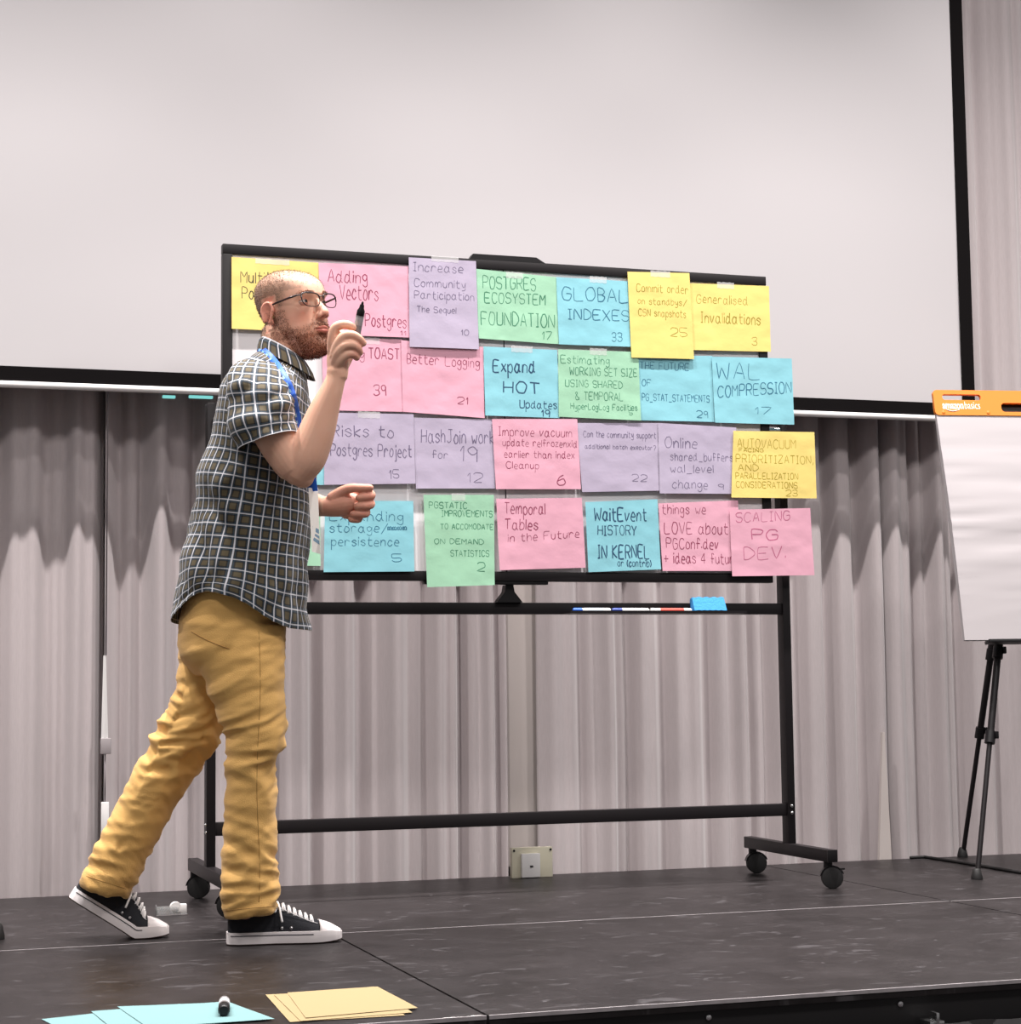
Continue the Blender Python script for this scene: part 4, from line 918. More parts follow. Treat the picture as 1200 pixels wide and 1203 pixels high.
# carve mouth line, nostrils, nail beds and elbow crease
def gau(dx, dy): return np.exp(-(dx ** 2 + dy ** 2))
X, Y_, Z = hl.T
fr = (Y_ > .06) & (Z < .15) & (Z > -.01)
dep = np.zeros(len(co))
dep += fr * .0022 * np.exp(-((Z - (.0497 + 2.5 * X * X)) / .0013) ** 2) * (np.abs(X) < .024)
for s in (-1, 1): dep += fr * .0035 * gau((X - s * .0062) / .0032, (Z - .0752) / .0022) * (Y_ > .098)
for s in (-1, 1): dep += fr * .0012 * np.exp(-((np.abs(X) - (.0175 + (.083 - Z) * .42)) / .0022) ** 2) * ((Z > .052) & (Z < .088)) * (Y_ > .07)
co = co - nm * dep[:, None]
hl = head_coords(co); X, Y_, Z = hl.T
# colours
base = np.array(srgb(240, 190, 164)[:3]); col = np.tile(base, (len(co), 1))
def blend(mask, c, amt=1.0):
    global col
    c = np.array(srgb(*c)[:3]); m_ = np.clip(mask * amt, 0, 1)[:, None]; col = col * (1 - m_) + c * m_
ish = hd_m & (Y_ > -.12)
mott = np.array([noise.noise((p[0] * 38, p[1] * 38, p[2] * 38)) for p in co])
blend(.5 + .5 * mott, (228, 164, 138), .35)
blend(ish * gau((np.abs(X) - .045) / .02, (Z - .082) / .018) * (Y_ > .03), (214, 130, 108), .45)
blend(ish * gau(X / .014, (Z - .083) / .014) * (Y_ > .09), (216, 128, 108), .5)
lipm = ish * (Y_ > .078) * sstep(1.15, .75, np.sqrt((X / .0235) ** 2 + ((Z - .0495) / .0085) ** 2)); blend(lipm * (near[:, 0] < 390), (186, 96, 84), .85)
blend(ish * (Y_ > .08) * np.exp(-((Z - (.0497 + 2.5 * X * X)) / .0012) ** 2) * (np.abs(X) < .023), (110, 48, 40), .8)
for s in (-1, 1): blend(ish * gau((X - s * .0062) / .0034, (Z - .0752) / .0024) * (Y_ > .097), (92, 44, 34), .8)
blend(ish * ((np.abs(X) > .074) & (np.abs(Y_ + .006) < .03) & (np.abs(Z - .104) < .04)), (222, 138, 118), .6)
for (cx_, cy_) in ((436, 582), (435, 592), (429, 602), (421, 609), (425, 403), (421, 414), (417.5, 420)): blend(gau((near[:, 0] - cx_) / 7, (near[:, 1] - cy_) / 6) * fing, (216, 132, 114), .45)
blend(.7 * ((near[:, 0] > 380) & (near[:, 1] > 560) & (near[:, 1] < 618) & (near[:, 2] > -.1) & (near[:, 2] < .2)).astype(float), (216, 132, 114), .5)
# beard and cropped hair masks (also used to grow the hair)
jaw = sstep(.068, .050, Z + .10 * np.clip(.045 - Y_, 0, .06) * -1.0) * (Z < .075) * (Y_ > -.012) * (Z > -.012)
side = sstep(.030, .018, np.abs(Y_ - .014 - (.10 - Z) * .15)) * ((Z > .04) & (Z < .105)) * (np.abs(X) > .05)
cheek = sstep(-.004, .012, (.064 - .55 * np.clip(Y_ - .02, 0, 1) * 0 - Z) - .0)
must = (Y_ > .075) * gau(X / .030, (Z - .0625) / .0052) * (Z > .055)
chinm = (Y_ > .045) * sstep(.046, .036, Z) * (Z > -.012)
beardm = ish * np.clip(jaw * .50 + side * .32 + must * 1.0 + chinm * .85, 0, 1) * (1 - lipm) * (Z > -.012)
hl_line = .163 + .020 * sstep(.055, .0, np.abs(X)) - .0                    # receding hairline height at the front
back = sstep(.045, .010, Y_)                                              # back and sides
hairm = (hd_m & (Z > .045)) * np.clip(np.where(Z > .150, sstep(.108, .050, Y_), sstep(.066, .026, Y_ + .62 * np.clip(.150 - Z, 0, .1))), 0, 1)
earm = (np.abs(X) > .068) & (Y_ > -.030) & (Y_ < .022) & (np.abs(Z - .104) < .042)
handm = fing & (near[:, 0] > 389); beardm = beardm * (~handm); hairm = hairm * (~handm)
hairm = hairm * (~earm) * sstep(.045, .075, Z + .5 * np.clip(-Y_ - .04, 0, .05))
blend(beardm, (156, 92, 60), .60); blend(hairm, (158, 128, 108), .62)
body = link_mesh('body', co, fc, None)
SKIN = attr_mat('skin', 'tint', .48, .35, .12, 260, .12); body.data.materials.append(SKIN)
set_color(body, col); parent_keep(body, man)

# ----- eyes and eyelids
EYEM = attr_mat('eye', 'tint', .12, .6)
def patch(c, r, F, Uv, L, az0, az1, f_lo, f_hi, na=16, ne=8):
    v = []; f = []
    for i in range(ne + 1):
        for k in range(na + 1):
            az = az0 + (az1 - az0) * k / na; q = k / na; lo = f_lo(q); hi = f_hi(q); el = lo + (hi - lo) * i / ne
            v.append(c + r * (F * math.cos(el) * math.cos(az) + L * math.cos(el) * math.sin(az) + Uv * math.sin(el)))
    for i in range(ne):
        for k in range(na): a = i * (na + 1) + k; f.append((a, a + 1, a + na + 2, a + na + 1))
    return v, f
lid = MB()
GAZE = HF * math.cos(.16) + HL * math.sin(.16) 
for s in (-1, 1):
    c = hp(s * .0325, .0700, .1145); r = .0122 * HS
    g = GAZE / np.linalg.norm(GAZE); gL = np.cross(HU, g); gL /= np.linalg.norm(gL); gU = np.cross(g, gL)
    mb = MB(); mb.ball((0, 0, 0), 1, None, 40, 24); P = np.array(mb.v); P = P[:, 0:1] * g + P[:, 1:2] * gL + P[:, 2:3] * gU
    o = link_mesh('eye', P * r + c, mb.f, EYEM); d = np.degrees(np.arccos(np.clip(P @ g, -1, 1)))
    w = np.array(srgb(232, 222, 216)[:3]); iris = np.array(srgb(84, 92, 96)[:3]); pup = np.array(srgb(14, 10, 10)[:3])
    cc_ = np.where((d < 13)[:, None], pup, np.where((d < 29)[:, None], iris, w)); set_color(o, cc_); parent_keep(o, man)
    R2 = r * 1.10
    lid.add(*patch(c, R2, HF, HU, HL, -1.5, 1.5, lambda q: .06 + .22 * math.sin(math.pi * q) - .0, lambda q: 1.25))
    lid.add(*patch(c, R2 * .99, HF, HU, HL, -1.5, 1.5, lambda q: -1.2, lambda q: -.04 - .30 * math.sin(math.pi * q)))
lo_ = link_mesh('eyelids', lid.v, lid.f, mat('eyelid_skin', srgb(214, 152, 128), .5)); md = lo_.modifiers.new('t', 'SOLIDIFY'); md.thickness = .0008
parent_keep(lo_, man)

# ----- hair, beard, brows: short strands
def strands(name, weight, count, length, colr, jit, seed, lay=0.0, dirv=None, wid=.0005):
    r_ = np.random.default_rng(seed); w = weight / weight.sum(); idx = r_.choice(len(co), count, p=w)
    nn_ = normals(co, fc); v = []; f = []
    for k, i in enumerate(idx):
        p = co[i] + r_.normal(0, .0012, 3); n_ = nn_[i]; p = p - n_ * .0006
        d = n_ + r_.normal(0, jit, 3) + (dirv if dirv is not None else 0) * lay; d /= np.linalg.norm(d)
        sd = np.cross(d, r_.normal(0, 1, 3)); sd /= np.linalg.norm(sd) + 1e-9; L = length * r_.uniform(.6, 1.25)
        b = len(v); sd2 = np.cross(d, sd)
        v += [p + sd * wid, p - sd * wid * .5 + sd2 * wid * .87, p - sd * wid * .5 - sd2 * wid * .87, p + d * L]
        f += [(b, b + 1, b + 3), (b + 1, b + 2, b + 3), (b + 2, b, b + 3)]
    o = link_mesh(name, v, f, mat(name + '_strands', colr, .6), None, False); parent_keep(o, man); return o
strands('hair', hairm * (1 - .60 * sstep(.02, .07, Y_) * (Z > .15)) * (1 - .35 * sstep(.17, .2, Z)), 12000, .0042, srgb(116, 92, 76), .45, 1, .5, -HU)
strands('beard', beardm ** 1.2 + 1e-9 * (beardm > 0), 7500, .0056, srgb(112, 58, 34), .5, 2, .7, -HU)
browm = sum((Y_ > .05) * np.exp(-((np.abs(X) - .032) / .015) ** 4) * np.exp(-((Z - (.1335 + .003 * np.sin((np.abs(X) - .012) * 70))) / .0026) ** 2) for s in (1,))
strands('eyebrows', browm + 0, 700, .0060, srgb(128, 88, 64), .35, 3, .6, HU * .3)

# ----- glasses
GLM = mat('dark_brown_frame', srgb(44, 26, 26), .35)
LENS = mat('spectacle_lens', (1, 1, 1, 1), .03, spec=.5, trans=1.0); LENS.node_tree.nodes['Principled BSDF'].inputs['IOR'].default_value = 1.002
gf = MB(); lens = []
def lens_loop(s, n=40):
    pts = []
    for k in range(n):
        a = 2 * math.pi * k / n; ca, sa = math.cos(a), math.sin(a)
        x = .0275 * math.copysign(abs(ca) ** .62, ca); z = .0172 * math.copysign(abs(sa) ** .68, sa)
        x *= 1 - .10 * (sa < 0) * abs(sa); z += .0012 * (x / .026)
        pts.append((x, z))
    return [(s * (.0345 + x), .1035 - (abs(s * (.0345 + x)) - .01) * .16, .1150 + z) for x, z in pts]
for s in (-1, 1):
    lp = lens_loop(s); P = [Vector(hp(*q)) for q in lp]
    up_r = [(.0018 if q[2] > .116 else .0012) * HS for q in lp]
    gf.tube(P + [P[0], P[1]], up_r + up_r[:2], 8)
    hg = (s * .0625, .094, .1215)
    gf.tube([Vector(hp(*q)) for q in ((s * .0600, .0955, .1250), (s * .066, .0925, .1255), (s * .0705, .0840, .1255))], .0018 * HS, 8)
    gf.tube([Vector(hp(*q)) for q in ((s * .0705, .0850, .1255), (s * .0735, .060, .1245), (s * .0770, .025, .1225), (s * .0800, .002, .1190), (s * .0810, -.014, .1130), (s * .0800, -.024, .1020))], [.0018 * HS, .0018 * HS, .0017 * HS, .0017 * HS, .0017 * HS, .0015 * HS], 8, flat=1.5)
    cen = sum((Vector(hp(*q)) for q in lp), Vector()) / len(lp); nrm = Vector(HF) * .0009
    n_ = len(P); lens.append(([cen + nrm] + [p_ + (cen - p_) * .02 for p_ in P], [(0, 1 + (k + 1) % n_, 1 + k) if s > 0 else (0, 1 + k, 1 + (k + 1) % n_) for k in range(n_)]))
gf.tube([Vector(hp(x, .1035 + .0035 - 20 * x * x, .1205 + .0015 - 8 * x * x)) for x in np.linspace(-.0095, .0095, 9)], .0013 * HS, 8)
glo = gf.build('glasses', GLM, man, True)
for v_, f_ in lens: o = link_mesh('lens', v_, f_, LENS, glo); md = o.modifiers.new('t', 'SOLIDIFY'); md.thickness = .001

# ----- trousers
tr = MB()
def rowmesh(mb, rings, n=64, sub=6, ex=2.2, **k): v, f = grid_mesh(loft(rings, n, sub, ex), **k); mb.add(v, f)
rowmesh(tr, [(228, 660, 344, 668, .150, 0), (222, 690, 340, 698, .165, 0), (215, 722, 335, 730, .175, 0), (212, 748, 334, 752, .175, 0), (216, 774, 328, 778, .165, 0), (232, 792, 312, 796, .12, 0)])
NL = [(236, 732, 334, 734, .085, -.075), (230, 760, 334, 764, .092, -.082), (237, 790, 333.5, 792, .093, -.086), (248, 822, 333.5, 822, .088, -.088), (262, 852, 335, 853, .082, -.088), (267, 872, 333, 874, .078, -.088), (266, 900, 326, 902, .075, -.087), (264.5, 940, 324.5, 940, .073, -.085), (263, 985, 324.5, 985, .070, -.083), (262, 1025, 324.5, 1030, .068, -.082), (264, 1060, 325, 1056, .068, -.082), (265.5, 1079, 324.5, 1070, .068, -.082)]
FL = [(214, 732, 300, 736, .085, .075), (212, 765, 290, 775, .09, .075), (209, 800, 277, 815, .088, .075), (203, 826, 266, 845, .084, .072), (190, 848, 257, 872, .080, .07), (173, 876, 236, 898, .077, .07), (146, 929, 208, 945, .074, .07), (121, 979, 181, 994, .071, .07), (106, 1014, 162, 1030, .069, .07), (97.5, 1037, 149.5, 1053, .069, .07)]
rowmesh(tr, NL); rowmesh(tr, FL)
tc_, ted, tfc = remesh(tr, .0055, 4, .5)
tn = normals(tc_, tfc); tp_ = to_px(tc_)
far = (tp_[:, 2] > -.0) & (tp_[:, 1] > 800)
# wrinkles: folds across the leg, strongest at knee and ankle
def ridged(a): return 1 - np.abs(a)
d_ = np.zeros(len(tc_)); px_, py_, pz_ = tp_.T
fold_dir = np.where(far, .49 * px_ * 0 + (-.497 * px_ + .868 * py_), py_)
for k in range(len(tc_)):
    x, y, z = px_[k], py_[k], pz_[k]
    if far[k]:
        t = -.497 * (x - 260) + .868 * (y - 800); u = .868 * (x - 260) + .497 * (y - 800)
        amp = .35 + 1.1 * math.exp(-((t - 70) / 55) ** 2) + .9 * math.exp(-((t - 270) / 40) ** 2)
        w1 = noise.noise((u * .013 + z * 6, t * .052 + u * .020, 1.7)); w2 = noise.noise((u * .02 + z * 9, t * .105 - u * .035, 5.1))
    else:
        t = y - 740; u = x - 290
        amp = .22 + 1.0 * math.exp(-((t - 140) / 50) ** 2) + 1.1 * math.exp(-((t - 300) / 42) ** 2) + .30 * math.exp(-((t - 30) / 40) ** 2)
        w1 = noise.noise((u * .014 + z * 6, t * .060 + u * .022 * math.sin(t * .02), 9.3)); w2 = noise.noise((u * .03 + z * 8, t * .10 + u * .03, 2.2))
    rgd = (1 - abs(w1) * 2.2); r2_ = (1 - abs(w2) * 2.2)
    d_[k] = .0105 * amp * (rgd - .35) + .0050 * amp * (r2_ - .35) + .0012 * noise.noise((x * .05, y * .05, z * 20))
tc_ = tc_ + tn * d_[:, None]; tc_ = laplace(tc_, ted, 1, .4)
# cut the trouser openings flat: keep everything above the cuffs
TAN = mat('tan_chino_cloth', srgb(234, 184, 108), .82, bump=.35, scale=420, var=.05, sheen=.15)
tro = link_mesh('trousers', tc_, tfc, TAN); parent_keep(tro, man)
# side seam and cuff hem lines as raised stitching
def on_surface(path, tree, lift):
    out = []
    for (x, y) in path:
        d = ray(x, y); h_ = tree.ray_cast(Vector(CAM), Vector(d / np.linalg.norm(d)))
        if h_[0]: out.append(h_[0] + h_[1] * lift)
    return out
from mathutils.bvhtree import BVHTree
tb_ = BVHTree.FromPolygons([Vector(p) for p in tc_], tfc)
SEAM = mat('seam_stitch', srgb(168, 124, 68), .85)
sm_ = MB()
seam = on_surface([(262 + 0 * k, 0) for k in range(0)] + [(a, b) for a, b in [(304 + 2 * math.sin(k * .2) - (k > 22) * (k - 22) * .05, 742 + k * 7.4) for k in range(44)]], tb_, .0002)
sm_.tube(seam, .0007, 6)
for path in ([(265 + k * 3.05, 1070 - k * .30) for k in range(20)], [(101 + k * 2.6, 1029 + k * .85) for k in range(19)]):
    s2 = on_surface(path, tb_, .0002)
    if len(s2) > 3: sm_.tube(s2, .0007, 6)
sm_.build('seam', SEAM, tro, True)
pk = on_surface([(225 + k * 3, 742 + k * 1.8 - .03 * k * k) for k in range(16)], tb_, .0003)
if len(pk) > 3: MB().tube(pk, .0011, 6).build('pocket_edge', SEAM, tro, True)

# ----- shirt
P_ = .0288
def plaid_material():
    M = mat('plaid_cotton', (0, 0, 0, 1), .85, sheen=.1); nt = M.node_tree; N = nt.nodes; L = nt.links
    a = N.new('ShaderNodeAttribute'); a.attribute_name = 'weave'; sp = N.new('ShaderNodeSeparateXYZ'); L.new(a.outputs['Vector'], sp.inputs[0])
    def mth(op, x, y=None, z=None):
        n_ = N.new('ShaderNodeMath'); n_.operation = op
        for i_, q in enumerate((x, y, z)):
            if q is None: continue
            if isinstance(q, (int, float)): n_.inputs[i_].default_value = q
            else: L.new(q, n_.inputs[i_])
        return n_.outputs[0]
    def band(fr, c, w, soft):       # 1 inside |frac - c| < w
        d = mth('ABSOLUTE', mth('SUBTRACT', fr, c)); r_ = N.new('ShaderNodeMapRange'); r_.interpolation_type = 'SMOOTHSTEP'
        r_.inputs[1].default_value = w + soft; r_.inputs[2].default_value = w - soft; L.new(d, r_.inputs[0]); return r_.outputs[0]
    fu = mth('FRACT', mth('DIVIDE', sp.outputs[0], P_)); fv = mth('FRACT', mth('DIVIDE', sp.outputs[1], P_ * 1.02))
    def mixc(f_, A, B):
        n_ = N.new('ShaderNodeMix'); n_.data_type = 'RGBA'; L.new(f_, n_.inputs[0])
        for i_, q in ((6, A), (7, B)):
            if isinstance(q, tuple): n_.inputs[i_].default_value = q
            else: L.new(q, n_.inputs[i_])
        return n_.outputs[2]
    cu, cv = band(fu, .5, .23, .03), band(fv, .5, .23, .03)
    c = mixc(mth('MULTIPLY', mth('ADD', cu, cv), .30), srgb(15, 19, 28), srgb(86, 76, 57))
    c = mixc(mth('MULTIPLY', cu, cv), c, srgb(90, 79, 57))
    tu, tv = mth('ADD', band(fu, .14, .035, .015), band(fu, .86, .035, .015)), mth('ADD', band(fv, .14, .035, .015), band(fv, .86, .035, .015))
    c = mixc(mth('MULTIPLY', mth('MAXIMUM', tu, tv), .45), c, srgb(58, 86, 106))
    lu = mth('ADD', band(fu, .0, .052, .03), band(fu, 1.0, .052, .03)); lv = mth('ADD', band(fv, .0, .045, .03), band(fv, 1.0, .045, .03))
    c = mixc(mth('MULTIPLY', lv, .78), c, srgb(226, 226, 232)); c = mixc(mth('MULTIPLY', lu, .88), c, srgb(226, 226, 234))
    L.new(c, N['Principled BSDF'].inputs['Base Color']); return M
PLAID = plaid_material()
NA = 112
SR = [(309, 412, 358, 440, .066, 0), (298, 419, 361, 448, .100, 0), (284, 428, 363, 458, .145, 0), (271, 440, 365, 472, .178, 0), (262, 456, 366, 490, .192, 0), (256, 480, 366, 514, .198, 0), (248, 515, 367, 545, .196, 0), (237, 560, 367, 582, .192, 0), (226, 605, 364, 622, .190, 0), (215, 650, 362.5, 662, .192, 0), (207, 690, 362, 700, .197, 0), (202, 715, 362, 724, .202, 0), (201, 732, 362, 741, .205, 0)]
rows = loft(SR, NA, 9, 2.35)
nr = len(rows); V = []; W = []; HEMR = 36 / K
for i, row in enumerate(rows):
    q = i / (nr - 1); per = 0; prev = None; base_u = []
    arr = np.array(row); seg = np.linalg.norm(np.roll(arr, -1, 0) - arr, axis=1); cum = np.concatenate([[0], np.cumsum(seg)[:-1]])
    for j in range(NA):
        t = 2 * math.pi * j / NA; rise = HEMR * (abs(math.sin(t + .23)) ** 4) * sstep(.72, 1.0, q)
        V.append(arr[j] + np.array([0, 0, float(rise)])); W.append((t * .178, 0, 0))
V = np.array(V)
vl = np.zeros(nr); mid = V.reshape(nr, NA, 3).mean(1); vl[1:] = np.cumsum(np.linalg.norm(np.diff(mid, axis=0), axis=1))
W = np.array(W); W[:, 1] = np.repeat(vl, NA)
# shear so the horizontal checks follow the hang of the cloth
F_ = []
for i in range(nr - 1):
    for j in range(NA): F_.append((i * NA + j, i * NA + (j + 1) % NA, (i + 1) * NA + (j + 1) % NA, (i + 1) * NA + j))
sn = normals(V, F_); spx = to_px(V); dsp = np.zeros(len(V))
for k in range(len(V)):
    x, y, z = spx[k]; q = (y - 420) / 320.0
    a = noise.noise((x * .020 + z * 3, y * .012 - x * .010, 3.1)); b = noise.noise((x * .045 + y * .010, y * .020 + z * 5, 7.7))
    s1 = math.exp(-((x - 250 - (y - 560) * -.22) / 42) ** 2) * sstep(500, 560, y)
    dg = noise.noise(((x * .5 + y * .8) * .030, (x - y * .3) * .010, 12.0))
    am = .5 + 1.0 * float(s1) + .35 * q
    dsp[k] = (.0135 * am * ((1 - abs(a) * 2.1) - .4) + .0065 * am * ((1 - abs(dg) * 2.2) - .4) + .0040 * am * b)
dsp *= np.repeat(sstep(0, .12, np.arange(nr) / (nr - 1)), NA)
V = V + sn * dsp[:, None]
nb = len(V)
# sleeves: short tubes with an open hem
def sleeve(rings, n, u0):
    rr_ = loft(rings, n, 8, 2.2); m_ = len(rr_); A = np.array(rr_).reshape(-1, 3); cen = np.array(rr_).mean(1); l_ = np.zeros(m_); l_[1:] = np.cumsum(np.linalg.norm(np.diff(cen, axis=0), axis=1))
    w_ = np.array([(u0 + 2 * math.pi * j / n * .078, l_[i] + .012, 0) for i in range(m_) for j in range(n)])
    f_ = [(i * n + j, i * n + (j + 1) % n, (i + 1) * n + (j + 1) % n, (i + 1) * n + j) for i in range(m_ - 1) for j in range(n)]
    nn_ = normals(A, f_); pp = to_px(A)
    dd_ = np.array([0.0105 * ((1 - 2.2 * abs(noise.noise((p[0] * .022 - p[1] * .012, p[1] * .045 + p[0] * .02, 4.4)))) - .4) + .003 * noise.noise((p[0] * .05, p[1] * .05, 1.1)) for p in pp])
    dd_ *= np.repeat(sstep(.1, .4, np.arange(m_) / (m_ - 1)), n)
    return A + nn_ * dd_[:, None], w_, f_
NS = [(280, 427, 338, 432, .060, -.075), (270, 437, 345, 445, .074, -.128), (266, 455, 347, 460, .079, -.165), (269, 484, 347, 478, .078, -.190), (275, 506, 347, 494, .079, -.204), (282, 529, 346, 508, .078, -.212)]
FS = [(276, 440, 336, 436, .055, .085), (270, 458, 342, 456, .07, .14), (272, 490, 340, 490, .075, .175), (278, 525, 340, 525, .075, .19), (282, 555, 342, 550, .074, .19)]
VV, WW, FF = [V], [W], list(F_)
for rs, u0 in ((NS, .3), (FS, .7)):
    A, w_, f_ = sleeve(rs, 56, u0); b = sum(len(q) for q in VV); VV.append(A); WW.append(w_); FF += [tuple(i + b for i in q) for q in f_]
def weave(o, w):
    a = o.data.attributes.new('weave', 'FLOAT_VECTOR', 'POINT'); a.data.foreach_set('vector', np.asarray(w, dtype=np.float32).ravel())
shirt = link_mesh('shirt', np.concatenate(VV), FF, PLAID); weave(shirt, np.concatenate(WW))
sharp_rim(shirt); md = shirt.modifiers.new('thick', 'SOLIDIFY'); md.thickness = .0022; md.offset = -1
parent_keep(shirt, man)
# collar: stand and folded leaf, open at the throat
cv = []; cw = []; nC = 60
lev = [((311, 402), (357, 428), .0625), ((308.5, 397), (357, 423), .0650), ((305.5, 400), (361, 428), .0700), ((303.5, 407), (367, 438), .0800), ((303, 413), (370, 447), .0880)]
for (b_c, f_c, w) in lev:
    B, F = U(*b_c), U(*f_c); c = (B + F) / 2; a = (F - B) / 2
    for j in range(nC + 1):
        t = math.radians(14 + (360 - 28) * j / nC); ct, st = math.cos(t), math.sin(t)
        cv.append(c + a * ct + VIEW * w * st); cw.append((t * .075, w * .9, 0))
cf = [(i * (nC + 1) + j, i * (nC + 1) + j + 1, (i + 1) * (nC + 1) + j + 1, (i + 1) * (nC + 1) + j) for i in range(len(lev) - 1) for j in range(nC)]
cl = link_mesh('collar', cv, cf, PLAID, shirt); weave(cl, cw); sharp_rim(cl); md = cl.modifiers.new('t', 'SOLIDIFY'); md.thickness = .002
# front placket edge, buttons, side seam
sb_ = BVHTree.FromPolygons([Vector(p) for p in VV[0]], F_)
ss = on_surface([(271 + (y - 530) * -.0 + 7 * math.sin((y - 530) / 60), y) for y in range(536, 704, 4)], sb_, .0004)
MB().tube(ss, .0009, 6).build('side_seam', mat('navy_thread', srgb(24, 28, 44), .9), shirt, True)

# ----- lanyard and badge
LAN = mat('blue_lanyard', srgb(30, 96, 205), .5)
def ribbon(path, w, th=.0012):
    v = []; f = []
    path = [Vector(p) for p in path]; k = len(path)
    for i, p in enumerate(path):
        t = (path[min(i + 1, k - 1)] - path[max(i - 1, 0)]).normalized(); n_ = Vector(-RV[2]) ; n_ = (n_ - t * n_.dot(t)).normalized(); s = t.cross(n_)
        for a, b in ((-1, 0), (1, 0), (1, 1), (-1, 1)): v.append(p + s * w * a / 2 + n_ * th * b)
    for i in range(k - 1):
        for q in range(4): f.append((i * 4 + q, i * 4 + (q + 1) % 4, (i + 1) * 4 + (q + 1) % 4, (i + 1) * 4 + q))
    return v, f
def proj_path(pp, bv, lift, dflt=-.1):
    out = []
    for (x, y) in [tuple(q) for q in crom(pp, 6)]:
        d = ray(x, y); dn = Vector(d / np.linalg.norm(d)); h_ = bv.ray_cast(Vector(CAM), dn); out.append((h_[0] + h_[1] * lift) if h_[0] else Vector(U(x, y, dflt)))
    return out
SHV = np.concatenate(VV + [np.array(cv)])
allb = BVHTree.FromPolygons([Vector(p) for p in SHV], FF + [tuple(i + len(SHV) - len(cv) for i in q) for q in cf])
rp = proj_path([(303.5, 410), (311, 415), (321, 425), (331, 440), (339, 455), (344.5, 472), (348, 492), (350, 505)], allb, .0)
rp = [p - Vector(ray(340, 440)) * .006 for p in rp]
rp = [sum((rp[min(max(i + d, 0), len(rp) - 1)] for d in range(-2, 3)), Vector()) / 5 for i in range(len(rp))]
rp += [Vector(U(357, 530, -.13)), Vector(U(362, 548, -.10)), Vector(U(366.5, 566, -.07)), Vector(U(368, 577, -.06))]
v, f = ribbon(rp, .024); lan = link_mesh('lanyard', v, f, LAN, man)
lw = MB()
for i in range(1, 40, 3):
    if i + 2 < len(rp):
        t = (rp[i + 1] - rp[i]).normalized(); n_ = (Vector(-RV[2]) - t * Vector(-RV[2]).dot(t)).normalized(); s = t.cross(n_)
        c0 = rp[i] + n_ * .0016; L_ = .010
        lw.add([c0 - s * .003, c0 + s * .003, c0 + s * .003 + t * L_, c0 - s * .003 + t * L_], [(0, 1, 2, 3)])
lw.build('print', mat('pale_blue_print', srgb(150, 205, 240), .6), lan)
bm_ = [U(362.5, 573, -.075), U(373.5, 573, -.045), U(376.5, 651, -.045), U(366.5, 648, -.075)]
th = np.array([.0, .0, 0]) + VIEW * .002
bv_ = [p for p in bm_] + [p + th for p in bm_]
bg_ = link_mesh('badge', bv_, [(0, 1, 2, 3)[::-1], (4, 5, 6, 7), (0, 1, 5, 4), (1, 2, 6, 5), (2, 3, 7, 6), (3, 0, 4, 7)], mat('white_badge', srgb(236, 232, 226), .45), lan, False)
def bq(u, w_): return (bm_[0] * (1 - u) + bm_[1] * u) * (1 - w_) + (bm_[3] * (1 - u) + bm_[2] * u) * w_ - VIEW * .0006
bs = MB()
for w0, w1 in ((.63, .70), (.73, .77), (.80, .86)): bs.add([bq(.25, w0 - .04), bq(.95, w0), bq(.95, w1), bq(.25, w1 - .04)], [(3, 2, 1, 0)])
bs.build('print', mat('grey_blue_print', srgb(120, 150, 172), .6), bg_)

